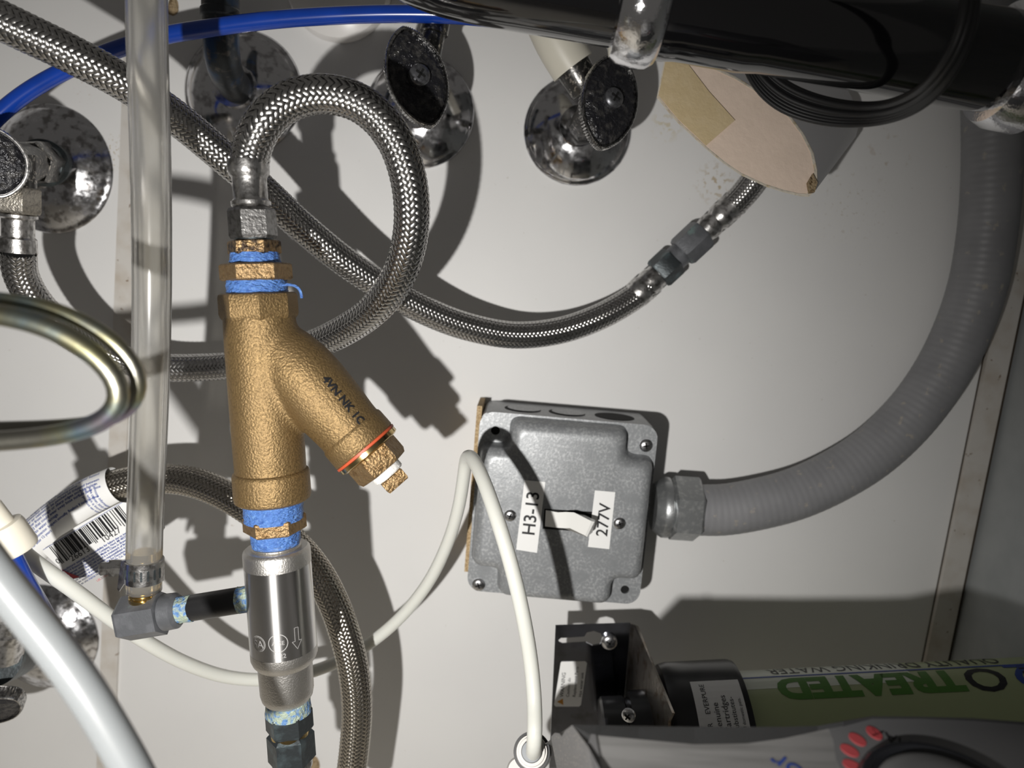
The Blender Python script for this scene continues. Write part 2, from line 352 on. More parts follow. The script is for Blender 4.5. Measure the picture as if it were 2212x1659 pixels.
# ---- the column of fittings: straight axis in the wall-parallel plane h = HC
HC = .155
def ccx(py): return 537+.0740*(py-365)
CA = P(ccx(300), 300, HC); CAX = (P(ccx(1700), 1700, HC)-CA).normalized()
def cs(py): return (P(ccx(py), py, HC)-CA).dot(CAX)
def cr(hw, py): return PX(hw, ccx(py), py, HC)
def cprof(L): return [(cs(y), cr(w_, y)) for y, w_ in L]
def cpart(parent, name, L, m, n=48, phase=0., angle=35, rfun=None):
    mb = MB(); lathe(mb, CA, CAX, cprof(L), n, phase, N, rfun=rfun); return obj(name, mb, m, parent, angle=angle)
def chex(parent, name, y0, y1, hw, m, phase=.1, c=.07):
    d = (y1-y0)*.10; return cpart(parent, name, [(y0, hw*(1-c)), (y0+d, hw), (y1-d, hw), (y1, hw*(1-c))], m, 6, phase, 25)
def tape_r(seed, amt=.03):
    r_ = np.random.default_rng(seed); ph = r_.uniform(0, 6.28, 24); k_ = r_.integers(2, 11, 24); a_ = r_.uniform(.2, 1, 24)
    return lambda a, k: 1+amt*sum(a_[j]*math.sin(k_[j]*a+ph[j]+k*1.3*(j+1)) for j in range(k % 3, 24, 4))/3
def ctape(parent, y0, y1, hw0, hw1, m=TAPE, seed=1, name='sealant_tape'):
    L = [(y0+(y1-y0)*i/7, hw0+(hw1-hw0)*i/7) for i in range(8)]
    return cpart(parent, name, L, m, 72, 0, 50, tape_r(seed))
# loop hose: from the left stop valve behind the strainer, round the loop, down into the column
lh = thing('braided_hose', 'braided steel hose looping over into the dark nut atop the bronze strainer', 'hose', P(560, 780, .05))
path = [(40, 545, .100), (44, 590, .096), (72, 645, .090), (130, 705, .078), (215, 758, .064), (320, 790, .052), (430, 794, .050), (550, 782, .060), (650, 755, .076), (742, 714, .096), (815, 662, .114), (868, 580, .128), (890, 470, .138), (876, 360, .144), (838, 278, .148), (775, 222, .151), (695, 203, .154), (618, 222, .157), (566, 270, .158), (543, 325, HC), (538, 368, HC)]
lq = smooth_path(PP(path), .0012)
braid('braided_sleeve', lq, HR, 16, math.radians(47), STEEL, lh)
cl = cpart(lh, 'crimp_collar', [(347, 41), (349, 43), (370, 43.5), (378, 42), (384, 37), (390, 36), (430, 36), (433, 38), (436, 41.5), (444, 41.5), (449, 38), (452, 34)], CRIMP)
chex(lh, 'coupling_nut', 450, 516, 50, NUT, .12)
cpart(lh, 'thread', [(512, 41), (524, 41)], NUTDK)
# left end: collar and nut at the valve
A, ax, L = axis_px((38, 400, .100), (40, 550, .098))
def ap(rows, a0, a1, h, A, ax):   # (fraction along, half width px)
    return [(f*L, PX(w_, (a0[0]+a1[0])/2, (a0[1]+a1[1])/2, h)) for f, w_ in rows]
hose_fit(lh, 'crimp_collar', A, ax, ap([(.40, 33), (.42, 37), (.46, 37), (.49, 31), (.74, 31), (.77, 35), (.97, 36), (.98, 34)], (38, 400), (40, 550), .099, A, ax), CRIMP)
hose_fit(lh, 'coupling_nut', A, ax, ap([(.02, 42), (.05, 45), (.36, 45), (.40, 42)], (38, 400), (40, 550), .099, A, ax), NUTB, 6, phase=.25, ref=N)
# ---- long hose from top left to the dark union
ah = thing('braided_hose', 'long braided steel hose sagging diagonally from top left to dark union', 'hose', P(900, 670, .05))
path = [(-420, -140, .200), (-250, -70, .186), (-110, -5, .170), (-40, 25, .164), (60, 72, .157), (160, 120, .149), (270, 180, .137), (390, 262, .120), (470, 328, .111), (560, 405, .101), (650, 488, .090), (740, 562, .079), (830, 622, .068), (920, 672, .058), (1010, 706, .049), (1110, 724, .040), (1210, 714, .032), (1300, 682, .025), (1372, 640, .0185), (1400, 618, .018)]
aq = smooth_path(PP(path), .0012); braid('braided_sleeve', aq, HR, 16, math.radians(50), STEEL, ah)
A, ax, L = axis_px((1366, 645, .018), (1640, 390, .018))
def pr(rows): return [(f*L, PX(w_, 1500, 520, .018)) for f, w_ in rows]
hose_fit(ah, 'crimp_collar', A, ax, pr([(.02, 29), (.03, 31), (.085, 31), (.11, 27.5), (.14, 29.5), (.165, 29.5), (.18, 27), (.24, 27)]), CRIMP)
hose_fit(ah, 'coupling_nut', A, ax, pr([(.205, 33), (.22, 36), (.32, 36), (.335, 33)]), NUTDK, 6, phase=.35)
ph_ = thing('pigtail_hose', 'short braided hose with dark nut running under the pink faced sleeve', 'hose', P(1600, 430, .02))
hose_fit(ph_, 'union_body', A, ax, pr([(.33, 27), (.42, 27)]), BLACKFIT)
hose_fit(ph_, 'coupling_nut', A, ax, pr([(.39, 33), (.41, 37), (.545, 37), (.565, 34)]), BLACKFIT, 6, phase=.2)
hose_fit(ph_, 'crimp_collar', A, ax, pr([(.56, 24), (.60, 27), (.63, 28), (.66, 24), (.69, 29.5), (.72, 29.5), (.735, 27), (.78, 30)]), CRIMP)
braid('braided_sleeve', smooth_path(PP([(1575, 452, .018), (1605, 420, .018), (1634, 380, .018), (1665, 325, .018), (1700, 260, .018)]), .0012), HR*.98, 16, math.radians(52), STEEL, ph_)
# ---- supply hose under the paper label, passing behind the check valve
dh = thing('braided_hose', 'aged braided hose emerging from the paper label and hanging behind check valve', 'hose', P(720, 1300, .05))
path = [(-20, 1260, .090), (40, 1200, .084), (120, 1128, .080), (190, 1075, .077), (265, 1044, .075), (340, 1034, .075), (410, 1040, .077), (480, 1066, .080), (550, 1108, .084), (620, 1160, .088), (676, 1222, .092), (716, 1292, .095), (745, 1370, .097), (764, 1450, .098), (771, 1530, .098), (766, 1610, .097), (752, 1720, .096)]
braid('braided_sleeve', smooth_path(PP(path), .0012), .0080, 20, math.radians(47), STEELD, dh)
# ================================================================ bronze wye strainer
st = thing('wye_strainer', 'cast bronze wye strainer with angled plugged branch', 'strainer', P(590, 1060, HC))
mb = MB(); lathe(mb, CA, CAX, cprof([(660, 72), (690, 76), (760, 76.5), (900, 76), (1000, 75), (1050, 74)]), 48, 0, N)
A, bx, L = axis_px((580, 726, HC), (789, 966, HC)); 
def br(hw): return PX(hw, 750, 920, HC)
lathe(mb, A, bx, [(L*.02, br(52)), (L*.14, br(68)), (L*.30, br(77)), (L*.45, br(79)), (L*.62, br(77)), (L*.82, br(72)), (L*.985, br(74))], 48, 0, N)
me = bpy.data.meshes.new('tmp'); me.from_pydata(mb.v, [], mb.f); to = bpy.data.objects.new('tmp', me); COL.objects.link(to)
r_ = to.modifiers.new('r', 'REMESH'); r_.mode = 'VOXEL'; r_.voxel_size = .0008
s_ = to.modifiers.new('s', 'SMOOTH'); s_.factor = .5; s_.iterations = 60
dg = bpy.context.evaluated_depsgraph_get(); dg.update(); em = bpy.data.meshes.new_from_object(to.evaluated_get(dg))
mb = MB(); mb.v = [tuple(v.co) for v in em.vertices]; mb.f = [tuple(p.vertices) for p in em.polygons]
bpy.data.objects.remove(to); obj('body', mb, BRONZE, st, angle=60, fixn=False)
cpart(st, 'end_collar', [(632, 74), (635, 80), (640, 82), (676, 82), (684, 80), (690, 75)], BRONZE, 8, .42, 28)
cpart(st, 'end_collar', [(1014, 74), (1018, 79), (1023, 80.5), (1068, 80.5), (1076, 79), (1081, 72)], BRONZE, 48, 0, 40)
def bl(name, rows, m, n=48, ph=0., angle=35):
    mm = MB(); lathe(mm, A, bx, [(s_*L, br(w_)) for s_, w_ in rows], n, ph, N); return obj(name, mm, m, st, angle)
bl('branch_collar', [(.845, 71), (.86, 74.5), (.875, 75.5), (.985, 76), (.995, 74)], BRONZE)
bl('gasket', [(.992, 72), (.996, 76.5), (1.012, 76.5), (1.016, 72)], GASKET)
bl('cap_flange', [(1.012, 70), (1.016, 75), (1.045, 75), (1.055, 70)], BRASS)
bl('strainer_cap', [(1.05, 60), (1.06, 63), (1.17, 63), (1.20, 58), (1.205, 50)], BRONZEC, 6, .15, 25)
bl('white_tape', [(1.20, 33), (1.21, 36), (1.25, 36), (1.26, 33)], PTFE)
bl('drain_plug', [(1.255, 33), (1.27, 38), (1.335, 38), (1.35, 35)], BRONZEC, 4, .45, 25)
# cast letters on the lower collar and the dark stamp on the branch
def cylmap(O, axv, up, R, size):
    """x runs round the cylinder, y runs along axv (up)"""
    a_, e1, e2 = basis(axv, N)
    return lambda x, y: O+a_*(y)+(e1*math.cos(x/R)+e2*math.sin(x/R))*R
Oc = CA+CAX*cs(1058)
text('cast_letters', 'RJ', BRONZEC, st, lambda x, y: Oc-CAX*y+((lambda a, e1, e2: (e1*math.cos((x)/cr(79, 1058))-e2*math.sin(x/cr(79, 1058)))*cr(79.5, 1058))(*basis(CAX, N))), size=.006, align='CENTER')
a_, e1_, e2_ = basis(bx, N)
def stampmap(x, y):
    R = br(float(np.interp(.47+x/L, [.45, .62, .82], [80.5, 78.2, 73]))); an = .60+y/R*1.0; s = 1 if e2_.dot(V) > 0 else -1
    return A+bx*(L*.47+x)+(e1_*math.cos(an)-e2_*math.sin(an))*R if s < 0 else A+bx*(L*.47+x)+(e1_*math.cos(an)-e2_*math.sin(an))*R
text('date_stamp', '4VN NK 1C1 JR', INK, st, stampmap, size=.0050, bold=.0002)
# bushings, tape
ub = thing('reducing_bushing', 'stacked dark and bright hex bushing with blue tape above strainer', 'pipe fitting', P(556, 640, HC))
chex(ub, 'upper_hex', 520, 550, 56, BRONZED, .35); ctape(ub, 546, 571, 51, 54, seed=3)
chex(ub, 'lower_hex', 569, 606, 75, BRONZEC, .2); ctape(ub, 601, 634, 61, 65, seed=5)
mb = MB(); tube(mb, smooth_path(PP([(606, 616, HC+.012), (628, 615, HC+.014), (643, 620, HC+.014), (650, 630, HC+.014), (652, 644, HC+.014)]), .0008), .0006, 6); obj('loose_tape_end', mb, TAPE, ub)
lb = thing('reducing_bushing', 'bronze hex bushing thick with blue tape below strainer', 'pipe fitting', P(598, 1170, HC))
ctape(lb, 1076, 1120, 63, 62, seed=8); chex(lb, 'hex', 1112, 1146, 66, BRONZEC, .28); ctape(lb, 1141, 1174, 53, 51, seed=11)
# ================================================================ check valve
cv = thing('check_valve', 'polished stainless check valve with engraved arrow below the bronze strainer', 'valve', P(615, 1420, HC))
thr = []
for k in range(7): y = 1166+k*4; thr += [(y, 49), (y+2, 51.5)]
cpart(cv, 'thread', thr+[(1195, 50)], SSCAST)
cpart(cv, 'top_collar', [(1181, 64), (1185, 69), (1190, 70.5), (1216, 70.5)], SSCAST, 48)
cpart(cv, 'body', [(1216, 69.6), (1220, 69.8), (1300, 69.8), (1396, 69.6)], SSBODY, 64)
cpart(cv, 'shoulder', [(1396, 69.8), (1412, 69.8), (1422, 66), (1430, 59)], SSCAST, 64)
cpart(cv, 'outlet', [(1426, 58), (1440, 57), (1490, 56), (1502, 53), (1512, 45)], SSCAST, 48)
Rb = cr(69.9, 1350); ca, c1, c2 = basis(CAX, N); sg = 1 if c2.dot(U) > 0 else -1
def bodymap(py, dx): # text on the barrel: y up the column (image up)
    O = CA+CAX*cs(py)
    return lambda x, y: O-CAX*y+(c1*math.cos((x+dx)/Rb)+c2*sg*math.sin((x+dx)/Rb))*(Rb+.00005)
ETCH = mat('etched_mark', (.62, .61, .60), .45, .6)
def ringmesh(parent, py, dx, r, w_, m, name='engraved_ring'):
    f = bodymap(py, dx); mm = MB(); n = 36
    rings(mm, [[f((r+s_)*math.cos(2*math.pi*i/n), (r+s_)*math.sin(2*math.pi*i/n)) for i in range(n)] for s_ in (-w_, w_)], False); return obj(name, mm, m, parent, angle=None, fixn=False)
px_ = PX(1, 612, 1350, HC-.014)
ringmesh(cv, 1359, -29*px_, 16*px_, .7*px_, ETCH); ringmesh(cv, 1359, -29*px_, 13.5*px_, .4*px_, ETCH); ringmesh(cv, 1357, 13*px_, 18.5*px_, .7*px_, ETCH)
text('engraving', 'SA', ETCH, cv, bodymap(1367, -29*px_), size=22*px_, align='CENTER')
text('engraving', 'ASSE', ETCH, cv, bodymap(1361, 13*px_), size=12*px_, align='CENTER')
text('engraving', '1022', ETCH, cv, bodymap(1388, 14*px_), size=13*px_, align='CENTER')
f = bodymap(1360, 50*px_); mm = MB()
arrow = [(-4, 28), (4, 28), (4, 0), (10, 0), (0, -17), (-10, 0), (-4, 0)]
def strip2(mm, pts, w_, f):
    for i in range(len(pts)):
        a, b = Vector(pts[i]), Vector(pts[(i+1) % len(pts)]); d = (b-a).normalized(); nn = Vector((-d.y, d.x))*w_
        k = 5; q = [a+(b-a)*j/k for j in range(k+1)]
        for j in range(k):
            mm.add([f(*(p*px_)) for p in (q[j]-nn, q[j+1]-nn, q[j+1]+nn, q[j]+nn)], [(0, 1, 2, 3)])
strip2(mm, arrow, .5, f); obj('flow_arrow', mm, ETCH, cv, angle=None, fixn=False)
# side nipple and elbow
NA, nx, NL = axis_px((600, 1283, HC), (262, 1338, HC+.001))
def nr(w_): return PX(w_, 420, 1312, HC)
npp = thing('pipe_nipple', 'short black nipple with flaking sealant screwed into the check valve side', 'pipe', P(470, 1302, HC))
def ny(px): return (P(px, 1283+(600-px)*.1627, HC)-NA).dot(nx)
def nl(parent, name, rows, m, n=40, ph=0., angle=35, rf=None):
    mm = MB(); lathe(mm, NA, nx, [(ny(x), nr(w_)) for x, w_ in rows], n, ph, N, rfun=rf); return obj(name, mm, m, parent, angle)
nl(npp, 'pipe', [(530, 26.5), (518, 28), (416, 28), (412, 26)], BLACKPIPE)
nl(npp, 'sealant', [(545, 27.5), (540, 28.5), (532, 28), (524, 28), (517, 28.6)], TAPEG, 64, rf=tape_r(21, .05))
nl(npp, 'sealant', [(417, 28), (411, 28.6), (402, 28), (393, 28.5), (386, 30)], TAPEG, 64, rf=tape_r(23, .05))
el = thing('barbed_elbow', 'blackened hex elbow with brass barb under clear tube', 'pipe fitting', P(315, 1335, HC))
nl(el, 'ring', [(390, 31), (383, 38), (358, 39), (356, 35)], BLACKFIT)
nl(el, 'hex_body', [(357, 40), (354, 49), (276, 49.5), (270, 46)], BLACKFIT, 6, .60, 25)
BA, bax, BL = axis_px((312, 1320, HC), (312, 1180, HC))
def bp(px): return BL*(1320-px)/140.
def bfit(parent, name, rows, m, n=40, angle=35):
    mm = MB(); lathe(mm, BA, bax, [(bp(y), PX(w_, 312, 1270, HC)) for y, w_ in rows], n, 0, N); return obj(name, mm, m, parent, angle)
bfit(el, 'barb', [(1305, 31), (1289, 31), (1287, 28), (1284, 31), (1281, 28), (1278, 31), (1275, 28), (1272, 31), (1262, 28), (1230, 30), (1190, 28)], BRASS)
# clear vinyl tube
vt = thing('vinyl_tube', 'upright clear vinyl tube clamped onto the black elbow barb', 'tube', P(312, 1270, HC))
path = [(310, -360, .171), (315, -180, .170), (317, -60, .170), (317, 20, .170), (320, 160, .170), (325, 320, .169), (328, 500, .167), (328, 660, .165), (325, 820, .162), (320, 960, .160), (315, 1080, .157), (312, 1180, HC), (311, 1276, HC)]
vq = smooth_path(PP(path), .004); mb = MB(); tube(mb, vq, .0077, 40, caps=False); tube(mb, vq, .0050, 40, caps=False, flip=True)
n_ = 40; k0 = len(vq)*n_
mb.f += [(i, (i+1) % n_, k0+(i+1) % n_, k0+i) for i in range(n_)]+[((len(vq)-1)*n_+i, (len(vq)-1)*n_+(i+1) % n_, k0+(len(vq)-1)*n_+(i+1) % n_, k0+(len(vq)-1)*n_+i) for i in range(n_)]
tw_ = obj('tube_wall', mb, CLEAR, vt, angle=None); tw_.data.shade_smooth(); tw_.cycles.is_caustics_caster = True
hc = thing('hose_clamp', 'stainless worm drive clamp with slotted band around the clear tube', 'clamp', P(312, 1255, HC))
bfit(hc, 'band', [(1254, 36), (1253, 39), (1208, 39), (1207, 36)], CRIMP)
for k in range(9):
    a = -1.35+k*.335; mm = MB(); ax_, e1, e2 = basis(bax, N); r0 = PX(39.3, 312, 1232, HC); d = e1*math.cos(a)+e2*math.sin(a); tg = -e1*math.sin(a)+e2*math.cos(a)
    c_ = BA+ax_*bp(1231)+d*r0; q = [c_+ax_*yy+tg*xx for xx, yy in rrect(-.00045, -.0024, .00045, .0024, .0004, 4)]
    prism(mm, q, d*.00015); obj('slot', mm, NUTDK, hc, angle=None)
mm = MB(); sA, sx, sl = axis_px((274, 1225, HC), (216, 1229, HC+.002)); lathe(mm, sA, sx, [(0, PX(17, 245, 1228, HC)), (sl*.35, PX(20, 245, 1228, HC)), (sl*.6, PX(20, 245, 1228, HC)), (sl*.62, PX(15, 245, 1228, HC)), (sl*.92, PX(16, 245, 1228, HC)), (sl, PX(12, 245, 1228, HC))], 6, .3); obj('worm_screw', mm, CRIMP, hc, 25)
mm = MB(); prism(mm, PP([(262, 1212, HC+.004), (282, 1208, HC+.006), (282, 1254, HC+.006), (270, 1258, HC+.004), (257, 1278, HC+.003), (253, 1272, HC+.003), (257, 1240, HC+.004)]), -N*.0012); obj('screw_housing', mm, CRIMP, hc, 25)
# lower adapter
ad = thing('hose_adapter', 'dark patinated hex adapter with blue and cream sealant under check valve', 'pipe fitting', P(628, 1575, HC))
ctape(ad, 1506, 1538, 46, 48, TAPEG, 31, 'sealant'); chex(ad, 'hex', 1530, 1577, 50, NUTDK, .35); cpart(ad, 'thread', [(1574, 41), (1586, 41)], BRASS)
lhz = thing('outlet_hose', 'hose end with grey patinated nut at the bottom of the column', 'hose', P(633, 1660, HC))
chex(lhz, 'coupling_nut', 1580, 1645, 50, NUTDK, .3, .14); cpart(lhz, 'crimp_collar', [(1640, 38), (1646, 42), (1654, 42), (1658, 38), (1700, 38)], CRIMP)
# ================================================================ switch box
sb = thing('switch_box', 'galvanized steel junction box with white toggle switch on the wall', 'switch box', P(1209, 1102, .0))
BW, BH = .0533, .0563; BZ = .047; rot = math.radians(1.7)
bU = U*math.cos(rot)+V*math.sin(rot); bV = V*math.cos(rot)-U*math.sin(rot)
BC = P(1212, 1101, BZ+.002); BC = BC-N*(BC.dot(N)); 
def bxp(x, y, h): return BC+bU*x+bV*y+N*h
# box body (open steel box) with knockouts on its upper side
o_ = rrect(-BW+.001, -BH+.001, BW-.001, BH-.001, .004, 4)
mb = MB(); rings(mb, [[bxp(x, y, h) for x, y in o_] for h in (.0006, BZ-.0002)]); body = obj('body', mb, GALV, sb)
for k, (x, r0, op) in enumerate(((-.028, .0115, 0), (.000, .0115, 0), (.030, .0125, 1))):
    mm = MB(); c_ = bxp(x, BH-.001, .0235); prism(mm, [c_+bU*a+N*b for a, b in circ(0, 0, r0, 28)], bV*.00025); kn = obj('knockout_shade', mm, HOLE_SHADE, body, angle=None)  # black disc paints the dark of the opening, the side stays solid
    if not op:
        mm = MB(); prism(mm, [c_+bU*(a+.0008)+N*b for a, b in circ(0, 0, r0-.001, 28)], bV*.0007); obj('knockout_disc', mm, GALV, kn, angle=None)
# cover flange with ear holes
holes = [circ(-BW+.0098, BH-.0112, .0027, 16), circ(BW-.0095, -BH+.0090, .0027, 16)]
mb = holeplate(rrect(-BW, -BH, BW, BH, .0085, 6), holes, lambda x, y, d: bxp(x, y, BZ+.0016-d), .0016); cov = obj('cover', mb, GALV, sb)
for hx, hy in ((-BW+.0098, BH-.0112), (BW-.0095, -BH+.0090)):
    mm = MB(); prism(mm, [bxp(hx+a, hy+b, BZ-.0001) for a, b in circ(0, 0, .0032, 16)], N*.00025); obj('screw_hole_shade', mm, HOLE_SHADE, cov, angle=None)  # black disc behind the hole paints its inner shade
# raised plateau with notched corners
def plateau(ins, nt=.0170, rc=.0065, rv=.0065):
    a, b = BW-.0012-ins, BH-.0012-ins; c = nt+ins*.0; pts = []
    for sx, sy in ((1, 1), (-1, 1), (-1, -1), (1, -1)):
        # three corners of the notch: convex, concave, convex
        q = [((a, b-c), (0, 1), (-1, 0), rc), ((a-c, b-c), (-1, 0), (0, 1), rv), ((a-c, b), (0, 1), (-1, 0), rc)]
        seg = []
        for (x, y), di, do, r in q:
            p0 = (x-di[0]*r, y-di[1]*r); p1 = (x+do[0]*r, y+do[1]*r)
            for i in range(7):
                t = i/6; seg.append(((1-t)**2*p0[0]+2*t*(1-t)*x+t*t*p1[0], (1-t)**2*p0[1]+2*t*(1-t)*y+t*t*p1[1]))
        if sx*sy < 0: seg = seg[::-1]
        pts += [(x*sx, y*sy) for x, y in seg]
    return pts
H1 = .0135; loops = []
for k in range(8):
    a = math.pi/2*k/7
    loops.append([bxp(x, y, BZ+.001+H1*.45+H1*.55*math.sin(a)) for x, y in plateau(.0012+.0062*(1-math.cos(a)))])
loops = [[bxp(x, y, BZ+.0012) for x, y in plateau(-.0002)], [bxp(x, y, BZ+.0030) for x, y in plateau(.0006)]]+loops
HF = BZ+.001+H1
mb = MB(); n = len(loops[0]); rings(mb, loops, False); vs0 = len(mb.v)-n
mb.f.append(tuple(range(vs0, vs0+n))); obj('raised_cover', mb, GALV, cov, 50)
def onbox(px, py, dh=0.): return P(px, py, HF+dh)
for px, py, hh in ((1395, 962, BZ+.0016), (1034, 1262, BZ+.0016), (1102, 1113, HF), (1338, 1130, HF)): screw(sb, P(px, py, hh), N, PX(14 if hh < HF else 13, px, py, hh), slot=random.uniform(-.6, .6))
# toggle
def quadpx(name, L, h, th, m, parent): mm = MB(); prism(mm, [P(x, y, h) for x, y in L], N*th); return obj(name, mm, m, parent, angle=None)
quadpx('switch_slot_shade', [(1176, 1099), (1290, 1106), (1287, 1150), (1172, 1142)], HF-.0001, .0003, HOLE_SHADE, sb)  # black sheet laid on the cover paints the slot's shade
mm = MB()
def tg(x, y, h): return P(x, y, HF+h)
lo = [[tg(1178, 1101, .000), tg(1215, 1106, .000), tg(1215, 1141, .000), tg(1177, 1136, .000)],
      [tg(1180, 1103, .002), tg(1212, 1108, .004), tg(1209, 1141, .004), tg(1180, 1135, .002)]]
# lever: sections marching to the right and out of the plate
secs = [((1179, 1102), (1177, 1137), .0015), ((1205, 1107), (1203, 1140), .0040), ((1222, 1106), (1218, 1141), .0055), ((1240, 1107), (1231, 1141), .0085), ((1278, 1126), (1264, 1157), .0165), ((1284, 1127), (1268, 1160), .0160), ((1286, 1124), (1280, 1150), .0100), ((1262, 1112), (1256, 1144), .0005)]
A_ = [tg(*a, h) for a, b, h in secs]; B_ = [tg(*b, h) for a, b, h in secs]
n = len(secs); mm.add(A_+B_, [(i, (i+1) % n, (i+1) % n+n, i+n) for i in range(n)]+[tuple(range(n-1, -1, -1)), tuple(range(n, 2*n))]); obj('toggle', mm, SWITCH, sb, 20)
# label strips
def strip_label(L, body, o, d, size, bold=0):
    s = quadpx('label_strip', L, HF+.0001, .00025, STICK, sb)
    O = P(*o, HF+.00045); D = (P(o[0]+d[0]*50, o[1]+d[1]*50, HF)-P(*o, HF)).normalized(); Y = N.cross(D)
    text('lettering', body, INK, s, lambda x, y: O+D*x+Y*y, size=size, bold=bold)
strip_label([(1133, 1037), (1178, 1041), (1160, 1194), (1115, 1187)], 'H3-13', (1154, 1158), (.118, -1), .0106, .00014)
strip_label([(1285, 1059), (1329, 1063), (1316, 1186), (1270, 1181)], '277V', (1311, 1160), (.118, -1), .0098*.98, .00012)
# raw board shim down the left side
mb = MB(); prism(mb, [bxp(-BW-.0030, -BH+.006, .0006), bxp(-BW+.0002, -BH+.006, .0006), bxp(-BW+.0002, BH+.0005, .0006), bxp(-BW-.0030, BH+.0005, .0006)], N*.034); sh = obj('board_shim', mb, RUST, None, angle=None); tag(sh, 'raw particle board strip along the left side of switch box', 'wood strip')
# ---- conduit
cd = thing('conduit', 'grey ribbed flexible conduit curving from switch box up to top right', 'conduit', P(1500, 1102, .025))
cq = smooth_path(PP([(1496, 1101, .024), (1560, 1101, .024), (1640, 1088, .024), (1720, 1066, .023), (1800, 1030, .022), (1880, 980, .021), (1960, 905, .020), (2030, 810, .020), (2080, 710, .020), (2113, 610, .020), (2132, 500, .020), (2141, 390, .020), (2143, 280, .020), (2140, 150, .022), (2130, -60, .03), (2105, -280, .045), (2080, -480, .06)]), .0006)
kk = np.arange(len(cq)); rad = np.linspace(.0163, .0158, len(cq))+.000045*np.sin(kk*2*np.pi/7)
mb = MB(); tube(mb, cq, rad, 32); obj('sleeve', mb, CONDUIT, cd, 60)
fA, fx, fl = axis_px((1410, 1094, .024), (1510, 1101, .024))
def fr(w_): return PX(w_, 1470, 1098, .024)
mm = MB(); lathe(mm, fA, fx, [(0, fr(50)), (fl*.15, fr(62)), (fl*.20, fr(65)), (fl*.32, fr(65)), (fl*.36, fr(60)), (fl*.42, fr(58))], 48); obj('gland_ring', mm, GALVD, cd)
mm = MB(); lathe(mm, fA, fx, [(fl*.36, fr(64)), (fl*.42, fr(71)), (fl*.93, fr(71)), (fl*.98, fr(66)), (fl*1.0, fr(58))], 6, .5); obj('gland_nut', mm, GALVD, cd, 25)
# ================================================================ escutcheons and stop valves
def escutcheon(px, py, r, label, m, H=.34, neck=.36):
    R = PX(r, px, py, 0); O = P(px, py, 0); pf = [(.0004, R*.995), (.0012, R), (.0020, R*.985), (.0024, R*.95)]
    for k in range(1, 15):
        t = .95-(.95-neck)*k/14; q = (1-((t-neck*.6)/(.95-neck*.6)))
        pf.append((.0024+R*H*(math.sin(q*math.pi/2)**.9), R*t))
    pf += [(.0024+R*H*1.02+.003, R*neck*.97)]
    mb = MB(); lathe(mb, O, N, pf, 72); o = obj('escutcheon', mb, m, None, 50); return tag(o, label, 'escutcheon', 'chrome wall escutcheons')
escutcheon(907, 244, 118, 'chrome escutcheon behind the screw headed oval handle right of the loop', CHROME)
escutcheon(1247, 283, 116, 'chrome escutcheon whose valve is fed by ivory pipe', CHROME)
escutcheon(111, 366, 136, 'large chrome escutcheon left of the clear tube at top left', CHROMEP)
escutcheon(527, 200, 128, 'dark chrome escutcheon around the blackened pipe elbow', CHROME)
escutcheon(98, 1373, 118, 'speckled chrome escutcheon behind the milky tube at bottom left', CHROMEP)
def handle(parent, c, n, e1, a, b, th, knurl=90):
    n = n.normalized(); e1 = (e1-n*e1.dot(n)).normalized(); e2 = n.cross(e1); k_ = knurl*2
    def lp(sa, h, kn=0.): return [c+n*h+(e1*a*math.cos(2*math.pi*i/k_)+e2*b*math.copysign(abs(math.sin(2*math.pi*i/k_))**1.3, math.sin(2*math.pi*i/k_)))*(sa+(kn if i % 2 else 0)) for i in range(k_)]
    mb = MB(); rings(mb, [lp(.80, -th), lp(.95, -th*.95), lp(.985, -th*.85, .022), lp(.99, -th*.15, .022), lp(.97, .0), lp(.93, .0), lp(.90, -th*.18)]); h = obj('handle', mb, KNURL, parent, 40)
    mb = MB(); L = [lp(.905, -th*.2)]+[lp(.9*math.cos(t), -th*.2+b*.16*math.sin(t)) for t in (.3, .6, .9, 1.2, 1.45)]; rings(mb, L); obj('handle_face', mb, TARN, h, 60); return h
def valve(label, wall, hand, hh, n, e1, a, b, th, body_r=30, screw_r=20):
    v = thing('stop_valve', label, 'valve', P(*wall, .01)); O = P(*wall, .008); Hc = P(*hand, hh); D = (Hc-O); Ln = D.length; D.normalize()
    r = PX(body_r, *hand, hh)
    mb = MB(); lathe(mb, O, D, [(0, r*1.0), (Ln*.30, r*1.0), (Ln*.32, r*1.15), (Ln*.55, r*1.15), (Ln*.58, r*.9)], 6, .3); obj('body', mb, TARNM, v, 25)
    mb = MB(); lathe(mb, O, D, [(Ln*.5, r*.95), (Ln*.72, r*.95), (Ln*.76, r*.7), (Ln*.97, r*.55)], 32); obj('stem', mb, CHROME, v)
    h = handle(v, Hc, n, e1, a, b, th); nn = n.normalized()
    if screw_r: screw(v, Hc+nn*b*.15, nn, PX(screw_r, *hand, hh), mat('dull_screw', (.20, .205, .22), .35, .8, noise=(600, (.12, .12, .13), .45, .65)), 'handle_screw')
    return v
def dpx(a, b, h): return (P(*b, h)-P(*a, h))
e = dpx((872, 62), (937, 276), .085); v1 = valve('stop valve with wet black oval handle and cross screw right of the hose loop', (907, 244), (903, 166), .085, N+U*.42+V*.10, e, e.length*.5, PX(68, 903, 166, .085), .0055, 30, 23)
mb = MB(); a0, x0, l0 = axis_px((925, 140, .06), (945, 30, .06)); lathe(mb, a0, x0, [(0, PX(24, 930, 100, .06)), (l0*.6, PX(24, 930, 100, .06)), (l0*.62, PX(30, 930, 100, .06)), (l0, PX(30, 930, 100, .06))], 32); obj('outlet', mb, TARNM, v1)
